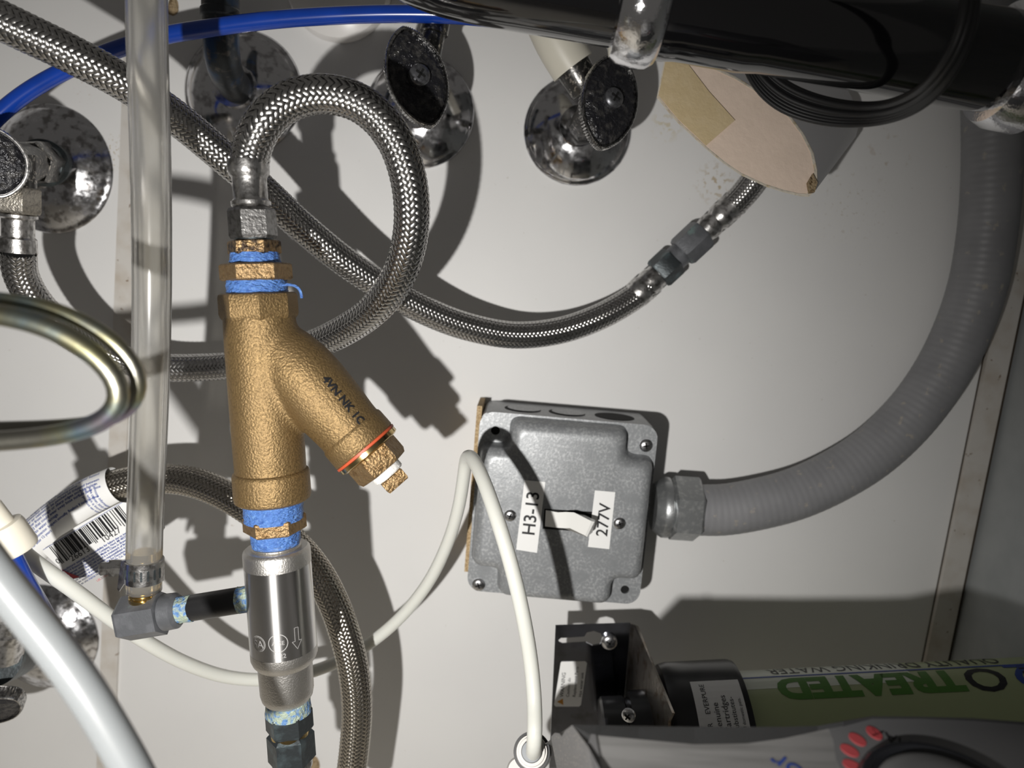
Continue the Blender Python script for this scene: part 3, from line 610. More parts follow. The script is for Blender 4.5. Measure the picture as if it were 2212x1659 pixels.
e = dpx((1352, 108), (1290, 326), .080); v2 = valve('stop valve with black oval handle below the chrome slip nut', (1250, 276), (1320, 216), .080, N+U*.38+V*.16, e, e.length*.5, PX(67, 1320, 216, .08), .0055, 34, 22)
mb = MB(); a0, x0, l0 = axis_px((1218, 112, .055), (1268, 196, .052)); lathe(mb, a0, x0, [(0, PX(38, 1240, 150, .05)), (l0*.04, PX(40, 1240, 150, .05)), (l0*.95, PX(37, 1240, 150, .05)), (l0, PX(35, 1240, 150, .05))], 36); obj('inlet_ferrule', mb, TARNM, v2)
mb = MB(); tube(mb, smooth_path(PP([(1238, 146, .054), (1205, 92, .056), (1178, 30, .057), (1150, -60, .058), (1060, -330, .060)]), .004), PX(49, 1200, 90, .056), 32); o = obj('supply_pipe', mb, PVC, None); tag(o, 'ivory plastic pipe coming down behind the black drain pipe', 'pipe')
# left stop valve
v3 = thing('stop_valve', 'stop valve with knurled handle at the left edge feeding the loop hose', 'valve', P(111, 366, .01))
O = P(118, 352, .012); D = (P(20, 352, .105)-O); Ln = D.length; D.normalize(); r = PX(48, 80, 350, .05)
mb = MB(); lathe(mb, O, D, [(0, r*1.05), (Ln*.20, r*1.05), (Ln*.24, r*.95)], 6, .2); obj('wall_nut', mb, TARNM, v3, 25)
mb = MB(); lathe(mb, O, D, [(Ln*.18, r*1.0), (Ln*.26, r*1.06), (Ln*.30, r*1.06), (Ln*.32, r*.9), (Ln*.4, r*.9)], 40); obj('washer_ring', mb, NUTDK, v3)
mb = MB(); lathe(mb, O, D, [(Ln*.32, r*.95), (Ln*.34, r*1.0), (Ln*.62, r*1.0), (Ln*.65, r*.9)], 6, .5); obj('packing_nut', mb, TARNM, v3, 25)
mb = MB(); lathe(mb, O, D, [(Ln*.6, r*.8), (Ln*1.05, r*.8)], 32); obj('body', mb, TARNM, v3)
mb = MB(); a0, x0, l0 = axis_px((36, 330, .102), (38, 412, .100)); lathe(mb, a0, x0, [(0, PX(36, 36, 370, .1)), (l0, PX(36, 36, 370, .1))], 32); obj('outlet', mb, TARNM, v3)
e = dpx((-14, 278), (14, 424), .118); handle(v3, P(-12, 350, .122), N+U*.55-V*.05, e, e.length*.53, PX(62, 0, 350, .12), .008, 60)
# bottom left stop valve
v4 = thing('stop_valve', 'worn stop valve behind milky tube in the bottom left corner', 'valve', P(98, 1373, .01))
O = P(80, 1395, .012); D = (P(-40, 1440, .095)-O); Ln = D.length; D.normalize(); r = PX(48, 30, 1420, .06)
mb = MB(); lathe(mb, O, D, [(0, r), (Ln*.36, r), (Ln*.40, r*.9)], 8, .2); obj('body', mb, TARNM, v4, 25)
mb = MB(); lathe(mb, O, D, [(Ln*.36, r*.75), (Ln*.46, r*.75), (Ln*.47, r*1.05), (Ln*.8, r*1.05)], 40); obj('packing_nut', mb, NUTDK, v4)
mb = MB(); a0, x0, l0 = axis_px((12, 1330, .075), (0, 1420, .075)); lathe(mb, a0, x0, [(0, PX(36, 10, 1370, .075)), (l0*.3, PX(38, 10, 1370, .075)), (l0*.36, PX(44, 10, 1370, .075)), (l0, PX(44, 10, 1370, .075))], 32); obj('outlet', mb, CRIMP, v4)
e = dpx((-30, 1490), (30, 1560), .1); handle(v4, P(-18, 1538, .10), N*.8+U*.2-V*.5, dpx((-60, 1575), (50, 1500), .1), PX(75, 0, 1530, .1), PX(50, 0, 1530, .1), .008, 60)
# ---- blackened elbow pipe
pe = thing('pipe_elbow', 'blackened steel pipe bending up out of the dark escutcheon', 'pipe', P(527, 206, 0))
eq = smooth_path(PP([(530, 208, .000), (514, 192, .014), (497, 172, .028), (484, 142, .042), (478, 100, .052), (477, 50, .055), (475, -60, .056), (468, -360, .058)]), .002)
mb = MB(); tube(mb, eq, PX(37, 480, 120, .05), 36); obj('pipe', mb, DKPIPE, pe)
mb = MB(); a0, x0, l0 = axis_px((477, 44, .055), (475, -60, .0555)); rr = PX(1, 477, 20, .055); lathe(mb, a0, x0, [(0, 37*rr), (l0*.06, 42*rr), (l0*.2, 42*rr), (l0*.24, 39*rr), (l0*3.6, 39*rr)], 36); obj('socket_rim', mb, DKPIPE, pe)
mb = MB(); R = PX(112, 735, -24, 0); lathe(mb, P(735, -24, 0), N, [(.0004, R), (.004, R), (.007, R*.96), (.012, R*.7), (.014, R*.4)], 64); o = obj('wall_flange', mb, PLAST, None); tag(o, 'white plastic wall flange behind the blue tube at top', 'flange')
# ================================================================ tubes
def one_tube(name, label, cat, path, r, m, n=24, step=.003, smooth=60):
    mb = MB(); q = smooth_path(PP(path), step); rr = np.linspace(r[0], r[1], len(q)) if isinstance(r, tuple) else r
    tube(mb, q, rr, n); o = obj(name, mb, m, None, smooth); return tag(o, label, cat)
one_tube('blue_tube', 'glossy blue plastic tube arching across the top from left edge to black pipe', 'tube', [(-70, 330, .085), (-20, 265, .082), (50, 205, .080), (130, 158, .078), (230, 115, .077), (340, 80, .076), (450, 61, .075), (580, 44, .074), (720, 34, .073), (860, 30, .072), (1000, 34, .071), (1120, 48, .070)], .0044, BLUE)
bt = thing('blue_tube', 'short blue tube in white push fitting at lower left edge', 'tube', P(20, 1190, .17))
mb = MB(); tube(mb, smooth_path(PP([(-2, 1150, .178), (14, 1190, .176), (40, 1245, .172), (72, 1300, .165), (110, 1365, .15), (150, 1430, .13)]), .003), .0052, 24); obj('tubing', mb, BLUE, bt)
cf = thing('push_fitting', 'ivory push fit connector cap at left edge above the blue tube', 'pipe fitting', P(20, 1160, .175))
mb = MB(); a0, x0, l0 = axis_px((-26, 1095, .182), (42, 1188, .176)); rr = PX(1, 20, 1150, .18); lathe(mb, a0, x0, [(0, 26*rr), (l0*.40, 27*rr), (l0*.42, 40*rr), (l0*.5, 42*rr), (l0*.93, 42*rr), (l0*1.0, 39*rr), (l0*1.02, 30*rr)], 44); obj('cap', mb, IVORY, cf)
one_tube('white_tube', 'milky white thin tube sweeping from the left edge behind valves to heater inlet', 'tube', [(20, 1170, .165), (75, 1215, .155), (150, 1268, .147), (230, 1328, .136), (310, 1383, .122), (400, 1432, .105), (490, 1462, .090), (580, 1468, .080), (670, 1452, .073), (760, 1414, .070), (850, 1348, .070), (920, 1266, .073), (965, 1178, .080), (990, 1098, .089), (1003, 1020, .100), (1008, 988, .108), (1019, 988, .118), (1042, 1032, .135), (1072, 1115, .150), (1104, 1220, .158), (1130, 1330, .161), (1148, 1440, .162), (1155, 1530, .168), (1155, 1585, .176), (1153, 1618, .174), (1151, 1632, .164), (1150, 1640, .154)], (.0037, .0034), PEMILK)
one_tube('milky_hose', 'thick milky translucent tube crossing the bottom left corner close to the camera', 'tube', [(-90, 1130, .284), (-20, 1225, .284), (50, 1315, .284), (120, 1402, .284), (190, 1500, .284), (245, 1590, .284), (300, 1690, .284), (340, 1780, .284)], .0052, PEWHITE, 40)
# bent zinc tubes near the camera
def bent(label, path, r): return one_tube('bent_tube', label, 'metal tube', path, r, ZINC, 28)
bent('dark outer hairpin bent metal tube at the left edge', [(-90, 640, .259), (0, 648, .259), (100, 664, .259), (190, 700, .258), (262, 752, .257), (300, 810, .255), (297, 858, .253), (265, 892, .251), (205, 913, .249), (120, 922, .247), (0, 926, .246), (-90, 928, .246)], .0024)
bent('iridescent inner hairpin bent metal tube at the left edge', [(-90, 668, .266), (0, 680, .266), (90, 702, .266), (165, 738, .265), (225, 785, .264), (258, 832, .263), (258, 872, .262), (228, 906, .261), (160, 932, .260), (80, 946, .259), (0, 953, .259), (-90, 958, .259)], .0031)
# ================================================================ paper label on the aged hose
pl = thing('paper_label', 'white paper barcode label wrapped around the aged hose at left', 'label', P(150, 1120, .08))
wq = smooth_path(PP([(254, 1047, .0752), (190, 1076, .077), (120, 1127, .080), (52, 1190, .083)]), .002)
mb = MB(); tube(mb, wq, np.linspace(.0108, .0118, len(wq)), 40, caps=False); wr = obj('wrap', mb, STICK, pl, 60)
FH = .0945
fp = [(92, 1192), (130, 1158), (180, 1128), (225, 1104), (262, 1085), (320, 1090), (345, 1108), (356, 1140), (345, 1158), (290, 1196), (240, 1224), (196, 1244), (158, 1251), (128, 1226)]
mb = MB(); prism(mb, [P(x, y, FH) for x, y in fp], -N*.0003); fl_ = obj('flag', mb, STICK, pl, angle=None)
ex = Vector((.858, -.514)); ey = Vector((.62, .785))
def fpt(x, y, dh=.0002): q = Vector((97, 1187))+ex*x+ey*y; return P(q.x, q.y, FH+dh)
UPC = '101' + ''.join({'0': '0001101', '2': '0010011', '6': '0101111', '1': '0011001', '3': '0111101'}[c] for c in '026613') + '01010' + ''.join({'1': '1100110', '0': '1110010', '4': '1011100', '2': '1101100', '7': '1000100', '5': '1001110'}[c] for c in '104275') + '101'
xs0, wd = 10, 1.85; i = 0; mb = MB()
while i < len(UPC):
    if UPC[i] == '1':
        j = i
        while j < len(UPC) and UPC[j] == '1': j += 1
        x0, x1 = xs0+i*wd, xs0+j*wd; lg = 46 if (i < 10 or i > 84 or 45 <= i < 50) else 41
        mb.add([fpt(x0, 0), fpt(x1, 0), fpt(x1, lg), fpt(x0, lg)], [(0, 1, 2, 3)]); i = j
    else: i += 1
obj('barcode', mb, INK, fl_, angle=None, fixn=False)
mb = MB(); mb.add([fpt(-4, -2), fpt(196, -2), fpt(196, -1), fpt(-4, -1)], [(0, 1, 2, 3)]); obj('rule', mb, INKB, fl_, angle=None, fixn=False)
k_ = Z(200, 1150, FH)/F
def ftext(body, x, y, size, m, bold=0.):
    text('print', body, m, fl_, lambda a, b: fpt(x+a/k_, y-b/k_, .0003), size=size*k_, bold=bold*k_)
ftext('0', 2, 42, 17, INK); ftext('26613', 30, 53, 19, INK); ftext('10427', 108, 53, 19, INK)
LT = ['Manufacturer assumes no responsibility for failure due to improper', '©2019 Brasscraft Manufacturing Company, Novi, MI 48375-5331 U.S.', 'Reserved. www.brasscraft.com Made in China to Brasscraft', 'specifications. BrassCraft brand is a trademark of Brass', 'El fabricante no asume ninguna responsabilidad si la instal', 'de acuerdo al instructivo. Todos los Derechos Reservados', 'las especificaciones de Brasscraft Mfg. Co. Bra', 'es una marca registrada de Brasscraft']
for k, s in enumerate(LT): ftext(s, -2+k*2.5, 62+k*6.4, 6.6, INKB, .12)
ftext('LBL20805', 46, 119, 7, INKR)
mb = MB(); mb.add([P(131, 1229, FH+.0004), P(158, 1250, FH+.0004), P(172, 1246, FH+.0004), P(150, 1238, FH+.0004)], [(0, 1, 2, 3)]); obj('red_corner', mb, INKR, fl_, angle=None, fixn=False)
# print wrapped round the hose part
tw, w1, w2 = frames(wq); dw = np.r_[0, np.cumsum(np.linalg.norm(np.diff(wq, axis=0), axis=1))]
def wmap(s, ang):
    s = min(max(s, 0), dw[-1]-1e-6); k = min(int(np.searchsorted(dw, s, 'right'))-1, len(wq)-2); f_ = (s-dw[k])/(dw[k+1]-dw[k])
    c = wq[k]*(1-f_)+wq[k+1]*f_; R = (.0108+.001*s/dw[-1])+.0002
    return Vector(c+(w1[k]*math.cos(ang)+w2[k]*math.sin(ang))*R)
up = 1 if Vector(w2[0]).dot(V) > 0 else -1
WT = ['IMPORTANT: To prevent washing machine hose failure', 'connector when longer ones are shown below manner behind', 'Do not allow connector away from moving parts', 'washer and floor or cabinet to be pinched or trapped between', 'Protect connector from rough or sharp edges such as hole in', '(floor or cabinet) that could wear away hose surface over time', 'which may lead to water damage', 'Do not re-use connector. Inspect annually. Replace if deterioration', 'detected or after 12 years']
for k, s in enumerate(WT):
    a0 = up*(1.25-.20*k)
    text('print', s, INKB, wr, lambda x, y, a0=a0: wmap(dw[-1]*.94-x, a0+up*y/.0112), size=.00225 if k < 7 else .0020, bold=.00003)
for k, s in enumerate(['This product can expose you to', 'lead, which is known to', 'cause cancer, birth defects', 'For more information go']):
    text('print', s, INKB, wr, lambda x, y, k=k: wmap(.0145-.0024*k-y, up*(.55-x/.0112)), size=.0021, bold=.00003)
# ================================================================ black drain pipe, top right
dp = thing('drain_pipe', 'glossy black drain pipe with chrome slip nuts crossing the top right corner', 'drain pipe', P(1700, 60, .17))
HD = .165
def dr(w_): return PX(w_, 1500, 30, HD)
dq = smooth_path(PP([(820, -190, HD-.02), (870, -120, HD-.012), (950, -80, HD-.005), (1060, -56, HD), (1200, -32, HD), (1350, -6, HD)]), .003)
mb = MB(); tube(mb, dq, dr(103), 56); obj('tail_pipe', mb, BLACKP, dp)
dA, dx_, dL = axis_px((1340, -8, HD), (2300, 160, HD))
mb = MB(); lathe(mb, dA, dx_, [(0, dr(100)), (.006, dr(112)), (.022, dr(112)), (.026, dr(109)), (.052, dr(109)), (.060, dr(104)), (dL+.075, dr(104))], 64); obj('trap_arm', mb, BLACKP, dp)
mb = MB(); lathe(mb, dA, dx_, [(-.001, dr(103)), (.000, dr(122)), (.003, dr(133)), (.009, dr(138)), (.015, dr(134)), (.018, dr(122)), (.019, dr(110))], 72); obj('slip_nut', mb, CHROMEN, dp)
mb = MB(); s0 = (P(2150, 134, HD)-dA).dot(dx_); lathe(mb, dA, dx_, [(s0, dr(102)), (s0+.001, dr(122)), (s0+.006, dr(134)), (s0+.016, dr(136)), (s0+.02, dr(120))], 72); obj('slip_nut', mb, CHROMEN, dp)
# cable bundle
cb = thing('cable_loop', 'black power cord bundle hanging in a loop below the drain pipe', 'cable', P(1850, 255, .14))
for k in range(9):
    o_ = (k-4)*7.0
    mb = MB(); tube(mb, smooth_path(PP([(1600-o_*.3, 60+o_*.2, .135), (1632+o_*-.5, 150+o_*.6, .138), (1690-o_*.5, 207+o_*.85, .142), (1780-o_*.2, 240+o_*.9, .150), (1880, 247+o_*.75, .163), (1970+o_*.3, 222+o_*.6, .185), (2040+o_*.45, 160+o_*.35, .205), (2085+o_*.5, 70+o_*.1, .213), (2100+o_*.5, -60, .216), (2098+o_*.5, -330, .218)]), .003), .0012 if k not in (1, 4) else .0017, 12); obj('cord', mb, CABLE, cb)
# ================================================================ pink faced sleeve
ps = thing('pipe_sleeve', 'white sleeve with pink board face and masking tape hanging under black pipe', 'pipe sleeve', P(1640, 300, .05))
fo = [(1450, 96), (1436, 132), (1420, 210), (1442, 238), (1465, 264), (1523, 318), (1564, 352), (1601, 377), (1655, 402), (1696, 415), (1730, 423), (1748, 424), (1761, 412), (1766, 392), (1766, 368), (1758, 330), (1737, 289), (1708, 250), (1671, 219), (1630, 190), (1589, 165), (1539, 142), (1500, 118)]
FHS = lambda x, y: .075+(y-120)*.00004
face = [P(x, y, FHS(x, y)) for x, y in fo]; cen = sum(face, Vector())/len(face)
off = P(1830, 285, .030)-P(1740, 400, .085)
b2 = [p+off for p in face]
mb = MB(); rings(mb, [[p for p in face], [p+off*.02 for p in face], b2], False); mb.f.append(tuple(range(2*len(face), 3*len(face)))); obj('sleeve', mb, BOARDW, ps, 40)
inn = [cen+(p-cen)*.955-off*.004 for p in face]
mb = MB(); rings(mb, [[cen+(p-cen)*.985 for p in face], [cen+(p-cen)*.992-off*.006 for p in face], inn], False); mb.f.append(tuple(range(2*len(face), 3*len(face)))); obj('board_face', mb, PINK, ps, 60)
mb = MB(); rings(mb, [[p-off*.001 for p in face], [p-off*.010 for p in face], [cen+(p-cen)*.955-off*.010 for p in face], [cen+(p-cen)*.955-off*.001 for p in face]], False); obj('cut_rim', mb, mat('cream_rim', (.72, .66, .56), .7, noise=(220, (.62, .50, .32), .55, .7), bump=(500, .5, .001)), ps, 40)
tp = [(1440, 118), (1422, 208), (1463, 258), (1524, 316), (1586, 262), (1530, 200), (1478, 132)]
mb = MB(); nf = (face[5]-face[1]).cross(face[14]-face[1]).normalized(); nf = nf if nf.dot(N) > 0 else -nf
prism(mb, [P(x, y, FHS(x, y))+nf*.0010 for x, y in tp], nf*.0004); obj('masking_tape', mb, MASK, ps, angle=None)
mb = MB(); bp_ = [P(1740, 398, FHS(0, 398)), P(1752, 378, FHS(0, 378)), P(1762, 398, FHS(0, 398)), P(1756, 418, FHS(0, 418)), P(1744, 420, FHS(0, 420))]; prism(mb, [p+nf*.001 for p in bp_], nf*.0015); obj('torn_corner', mb, DROP, ps, angle=None)
# caulk crumbs on the wall behind the hose
for px, py, r0, lb_ in ((374, 14, 12, 'rusty brown caulk spot at the top edge beside clear tube'), (675, 1655, 16, 'brown crumbling caulk lump on wall beside the bottom nut'), (748, 1432, 12, 'small brown caulk lump behind the aged hose')):
    bm = bmesh.new(); bmesh.ops.create_icosphere(bm, subdivisions=3, radius=PX(r0, px, py, 0)); c_ = P(px, py, 0)
    mb = MB()
    for v in bm.verts:
        k = 1+.35*math.sin(v.co.x*900+px)*math.sin(v.co.y*1100)*math.sin(v.co.z*1000+2); q = v.co*k; mb.v.append(tuple(c_+Vector((q.x*1.6, q.y*.5, q.z))-N*.0))
    mb.f = [tuple(x.index for x in f.verts) for f in bm.faces]; bm.free(); tag(obj('caulk_lump', mb, DROP, None, 60), lb_, 'caulk')
# ================================================================ filter
FB = .050
fb = thing('filter_bracket', 'shiny steel bracket with keyhole slot and warning sticker', 'bracket', P(1280, 1480, .05))
def bq(x, y): return P(x, y, FB)
B0 = bq(1200, 1352); bxu = (bq(1362, 1347)-B0).normalized(); bwid = (bq(1362, 1347)-B0).length; byv = N.cross(bxu)
k2 = Z(1280, 1450, FB)/F
def loc2(px, py): d = bq(px, py)-B0; return (d.dot(bxu), d.dot(byv))
ol = [loc2(1200, 1352), loc2(1186, 1660), loc2(1336, 1660), loc2(1362, 1347)]
kh = [loc2(*p) for p in [(1212, 1378), (1218, 1378), (1262, 1375), (1268, 1366), (1283, 1363), (1298, 1368), (1304, 1380), (1296, 1392), (1280, 1395), (1266, 1388), (1215, 1391), (1208, 1388), (1206, 1383)]]
mb = holeplate(ol, [kh], lambda x, y, d: B0+bxu*x+byv*y-N*d, .0014); obj('plate', mb, MIRROR, fb, 30)
mb = MB(); flg = [P(1362, 1347, FB), P(1374, 1352, FB+.004), P(1452, 1540, .122), P(1444, 1556, .122), P(1440, 1620, .118), P(1338, 1640, FB)]
prism(mb, flg, U*.0014); obj('flange', mb, MIRRORR, fb, 30)
mb = MB(); prism(mb, [P(1400+x*.6, 1472+y, .095) for x, y in circ(0, 0, 11, 16)], -U*.0003); 
screw(fb, P(1316, 1386, FB+.001), N, PX(17, 1316, 1386, FB), name='mounting_screw')
sq = [P(x, y, FB+.0002) for x, y in [(1211, 1432), (1213, 1429), (1264, 1428), (1268, 1432), (1255, 1522), (1251, 1526), (1200, 1526), (1197, 1522)]]
mb = MB(); prism(mb, sq, N*.0002); stk = obj('warning_sticker', mb, STICK, fb, angle=None)
mb = MB(); mb.add([P(1203, 1516, FB+.0005), P(1217, 1523, FB+.0005), P(1216, 1509, FB+.0005)], [(0, 1, 2)]); obj('warning_triangle', mb, mat('amber_ink', (.55, .25, .03), .5), stk, angle=None, fixn=False)
def stext(body, px, py, d, size, parent, m, h, bold=0.):
    O = P(px, py, h); D = (P(px+d[0]*40, py+d[1]*40, h)-O).normalized(); Y = N.cross(D)
    text('print', body, m, parent, lambda x, y: O+D*x+Y*y, size=size, bold=bold)
for s, px, sz in (('WARNING', 1217, .0034), ('Caution: do', 1229, .0027), ('Replacement Parts', 1243, .0027), ('Hot water unit', 1256, .0027)): stext(s, px, 1506, (.10, -1), sz, stk, INK, FB+.0005)
ft = thing('water_filter', 'green water filter cartridge with black head lying behind the heater', 'water filter', P(1800, 1560, .10))
hA, hx_, hL = axis_px((1408, 1592, .085), (2320, 1548, .085))
def hr(w_): return PX(w_, 1560, 1560, .085)
def hx(px): return (P(px, 1592-(px-1408)*44/912, .085)-hA).dot(hx_)
mb = MB(); lathe(mb, hA, hx_, [(hx(1428), hr(130)), (hx(1436), hr(146)), (hx(1452), hr(150)), (hx(1588), hr(150)), (hx(1598), hr(147)), (hx(1600), hr(126))], 72); hd = obj('head', mb, BLACKM, ft)
mb = MB(); lathe(mb, hA, hx_, [(hx(1408), hr(120)), (hx(1412), hr(136)), (hx(1424), hr(138)), (hx(1432), hr(134))], 72); obj('head_flange', mb, BLACKM, ft)
mb = MB(); lathe(mb, hA, hx_, [(hx(1300), hr(80)), (hx(1305), hr(86)), (hx(1352), hr(86)), (hx(1356), hr(80)), (hx(1362), hr(80)), (hx(1364), hr(95)), (hx(1430), hr(98))], 56); obj('inlet_boss', mb, BLACKM, ft)
screw(ft, P(1358, 1545, .122), N+U*-.5, PX(15, 1358, 1545, .122), name='head_screw')
CR = hr(123)
mb = MB(); lathe(mb, hA, hx_, [(hx(1590), CR), (hx(2300), CR), (hx(2310), CR*.9)], 96); ct = obj('cartridge', mb, GREEN, ft)
ha, h1, h2 = basis(hx_, N); hs = 1 if h2.dot(V) > 0 else -1
def hmap(R, px0, ang0, d=-1):   # upside-down print: x runs toward image left, y toward image down
    def f(x, y):
        a = ang0-y/R; return hA+hx_*(hx(px0)+d*x)+(h1*math.cos(a)+h2*hs*math.sin(a))*(R+.00025)
    return f
def band(a0, a1, px0, px1, m, nm, R=CR):
    mm = MB(); n = 10
    for i in range(n):
        q = [a0+(a1-a0)*(i+k)/n for k in (0, 1)]
        mm.add([hA+hx_*hx(p_)+(h1*math.cos(a)+h2*hs*math.sin(a))*(R+.00012) for p_, a in ((px0, q[0]), (px1, q[0]), (px1, q[1]), (px0, q[1]))], [(0, 1, 2, 3)])
    return obj(nm, mm, m, ct, angle=60, fixn=False)
band(2.2, 1.30, 1602, 1960, LABW, 'white_panel')
def hm2(px0, a0, sx): f = hmap(CR, px0, a0); return lambda x, y: f(x*sx, y)
text('lettering', 'QUALITY DRINKING WATER', INK, ct, hm2(2172, 1.97, .74), size=.0138, cuts=8)
band(1.615, 1.575, 1602, 2185, INKB, 'blue_line', CR+.0001)
text('lettering', 'TREATED', GINK, ct, hm2(2052, 1.50, 1.22), size=.0195, cuts=12, bold=.0010)
text('lettering', 'H', INK, ct, hm2(2262, 1.55, 1.3), size=.022, cuts=10, bold=.0003); text('lettering', '2', INKB, ct, hm2(2218, 1.60, 1.3), size=.024, cuts=10, bold=.0004); text('lettering', 'O', INK, ct, hm2(2148, 1.52, 1.25), size=.0225, cuts=10, bold=.0004)
# sticker on the black head
HRr = hr(150.4)
def hstk(x, y): # x round (image up), y along toward image left
    a = -.08+x/HRr; return hA+hx_*(hx(1585)-y)+(h1*math.cos(a)+h2*hs*math.sin(a))*(HRr+.0002)
mm = MB(); n = 16; SL, SW = .0559, .0265
for i in range(n):
    x0, x1 = SL*i/n, SL*(i+1)/n; mm.add([hstk(x0, 0), hstk(x1, 0), hstk(x1, SW), hstk(x0, SW)], [(0, 1, 2, 3)])
ss = obj('head_sticker', mm, STICK, hd, angle=60, fixn=False)
for s, yy, sz, xo in (('PENTAIR    EVERPURE', .0195, .0038, .0175), ('Use Only Genuine', .0145, .0046, .008), ('Replacement Cartridges', .0098, .0046, .0015), ('-No Substitutes-', .0058, .0038, .020), ('foreign and domestic pats.', .0020, .0024, .019)):
    text('print', s, INK, ss, lambda x, y, yy=yy, xo=xo: hstk(x+xo, yy+y)+N*.0001+V*.0001, size=sz)
# ================================================================ heater
wh = thing('water_heater', 'grey under sink hot water tank with brushed front and dial in bottom right corner', 'water heater', P(1700, 1655, .05))
HN = (N*.17+V*.98-U*.07).normalized(); HP = P(1500, 1609, .256)
DN = HN; DP = HP
def onpl(px, py, O, nn, d=0.): a = P(px, py, .2); dd = P(px, py, .3)-a; return a+dd*((O+nn*d-a).dot(nn)/dd.dot(nn))
def hp(px, py, d=0.): return onpl(px, py, HP, HN, d)       # point of the brushed panel seen at a pixel, d above it
def dpp(px, py, d=0.): return onpl(px, py, DP, DN, d)      # the same for the dial panel
HT = (N-HN*HN.dot(N)).normalized()
def hpe(x, y): return hp(x, y)+(HT*.09 if y == 1740 else HT*0)
def poly(mb, L): mb.add(L, [tuple(range(len(L)))])
topb = [P(*q) for q in [(1236, 1566, .245), (1380, 1568, .245), (1500, 1570, .245), (1757, 1570, .245), (1822, 1557, .245), (1883, 1547, .245), (1990, 1548, .245), (2100, 1551, .245), (2330, 1568, .245)]]
frt = [(1275, 1588), (1380, 1598), (1500, 1609), (1613, 1607), (1693, 1596), (1767, 1580), (1822, 1569)]
frd = [(1883, 1553), (1990, 1553), (2100, 1557), (2330, 1575)]
fq = [hp(x, y) for x, y in frt]+[dpp(x, y) for x, y in frd]
mb = MB()
for i in range(len(fq)-1):
    k0, k1 = min(i, len(topb)-1), min(i+1, len(topb)-1)
TB = [P(x, y-o, .245) for (x, y), o in zip(frt+frd, (22, 29, 39, 37, 26, 12, 10, 6, 5, 6, 7))]
for i in range(len(fq)-1): mb.add([TB[i], TB[i+1], fq[i+1], fq[i]], [(0, 1, 2, 3)])
obj('top_edge', mb, HEATD, wh, angle=60)
FO, fa, fb_ = P(1236, 1566, .245), P(1192, 1590, .205), P(1300, 1680, .270); FN = (fa-FO).cross(fb_-FO).normalized()
mb = MB(); poly(mb, [onpl(x, y, FO, FN)+((HT-FN*FN.dot(HT))*.09 if y == 1740 else HT*0) for x, y in [(1190, 1592), (1198, 1583), (1208, 1584), (1213, 1591), (1222, 1577), (1236, 1566), (1270, 1612), (1342, 1740), (1150, 1740)]]); obj('side_shell', mb, HEAT, wh, angle=None)
mb = MB(); poly(mb, [FO, TB[0], fq[0], hp(1270, 1612)]); obj('corner_facet', mb, HEATD, wh, angle=None)
rim = [hp(1270, 1612), hp(1276, 1590), hp(1286, 1591), hpe(1350, 1740), hpe(1336, 1740)]; mb = MB(); prism(mb, [p+HN*.0008 for p in rim], -HN*.003); obj('plate_rim', mb, mat('rim_grey', (.16, .158, .16), .5), wh, angle=None)
pl_ = [(1284, 1588), (1380, 1597), (1500, 1608), (1613, 1606), (1693, 1595), (1767, 1579), (1790, 1574), (1800, 1600), (1806, 1640), (1806, 1740), (1362, 1740)]
mb = MB(); prism(mb, [hpe(x, y) for x, y in pl_], -HN*.002); fpn = obj('front_plate', mb, BRUSH, wh, angle=None)
dl_ = [(1790, 1574), (1822, 1568), (1883, 1552), (1990, 1552), (2100, 1556), (2330, 1574), (2330, 1740), (1806, 1740), (1806, 1640), (1800, 1600)]
mb = MB(); prism(mb, [hpe(x, y) for x, y in dl_], -DN*.002); dpn = obj('dial_panel', mb, DIALP, wh, angle=None)
bk = [p-V*.07-N*.09 for p in topb]; n = len(bk)
mb = MB(); mb.add(topb+bk, [(i, i+1, i+1+n, i+n) for i in range(n-1)]); obj('rear_shell', mb, HEATD, wh, angle=None)
kc = dpp(2060, 1759); kr = (dpp(1861, 1637)-kc).length
mb = MB(); lathe(mb, kc-DN*.001, DN, [(0, kr*1.0), (.002, kr*.98), (.0035, kr*.93), (.0035, kr*.88), (.002, kr*.83)], 72); kb = obj('dial_knob', mb, KNOBM, wh)
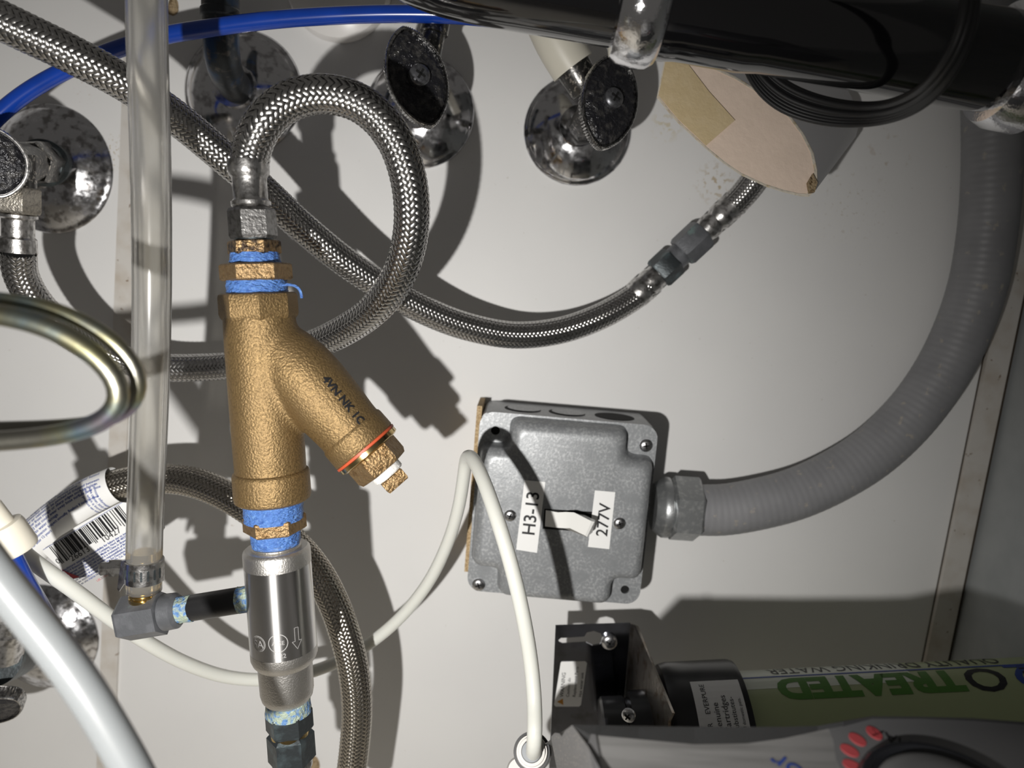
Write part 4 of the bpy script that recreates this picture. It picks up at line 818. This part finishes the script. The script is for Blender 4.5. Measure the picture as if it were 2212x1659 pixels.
mb = MB(); lathe(mb, kc, DN, [(0, kr*.80), (.002, kr*.78), (.004, kr*.68), (.0045, kr*.5)], 72); obj('knob_cap', mb, DIALP, kb)
for px, py in ((1888, 1584), (1852, 1598), (1835, 1622), (1841, 1655)):
    mm = MB(); c_ = dpp(px, py); a = (kc-c_); a = (a-DN*a.dot(DN)).normalized(); b = DN.cross(a); prism(mm, [c_+a*x+b*y for x, y in circ(0, 0, .0029, 24, .0021)], DN*.0003); obj('red_mark', mm, INKR, dpn, angle=None)
mO = dpp(1972, 1602, .0003); mD = (dpp(1925, 1586, .0003)-mO).normalized(); mY = DN.cross(mD)
text('lettering', 'MAX', INK, dpn, lambda x, y: mO+mD*x+mY*y, size=.0058)
tO = hp(1678, 1624, .0003); tD = (tO-hp(1728, 1656, .0003)).normalized(); tY = HN.cross(tD)
text('lettering', 'InSinkErator', INKB, fpn, lambda x, y: tO+tD*x+tY*y, size=.0105, align='RIGHT')
# push fitting on the heater's inlet
pf = thing('inlet_fitting', 'black and white push fit inlet holding the thin white tube at heater', 'pipe fitting', P(1150, 1650, .16))
a0, x0, l0 = axis_px((1163, 1740, .148), (1149, 1606, .165)); fN = (x0*.72+N*.69).normalized(); a0 = P(1149, 1624, .165)-fN*.045; rr = PX(1, 1150, 1625, .162)
mb = MB(); lathe(mb, a0, fN, [(0, 40*rr), (.043, 40*rr), (.045, 38.5*rr), (.045, 33*rr)], 48); obj('sleeve', mb, BLACKM, pf)
mb = MB(); lathe(mb, a0, fN, [(.03, 34*rr), (.0455, 34*rr), (.047, 32.5*rr), (.047, 29*rr), (.049, 28*rr), (.049, 15*rr)], 48); obj('white_ring', mb, OFFW, pf)
mb = MB(); lathe(mb, a0, fN, [(.04, 21*rr), (.0505, 22*rr), (.0515, 20*rr), (.0515, 16*rr)], 48); obj('collet', mb, GREYR, pf)
mb = MB(); lathe(mb, P(1122, 1665, .145)-fN*.03, fN, [(0, 30*rr), (.028, 30*rr), (.03, 26*rr)], 36); obj('rear_boss', mb, OFFW, pf)
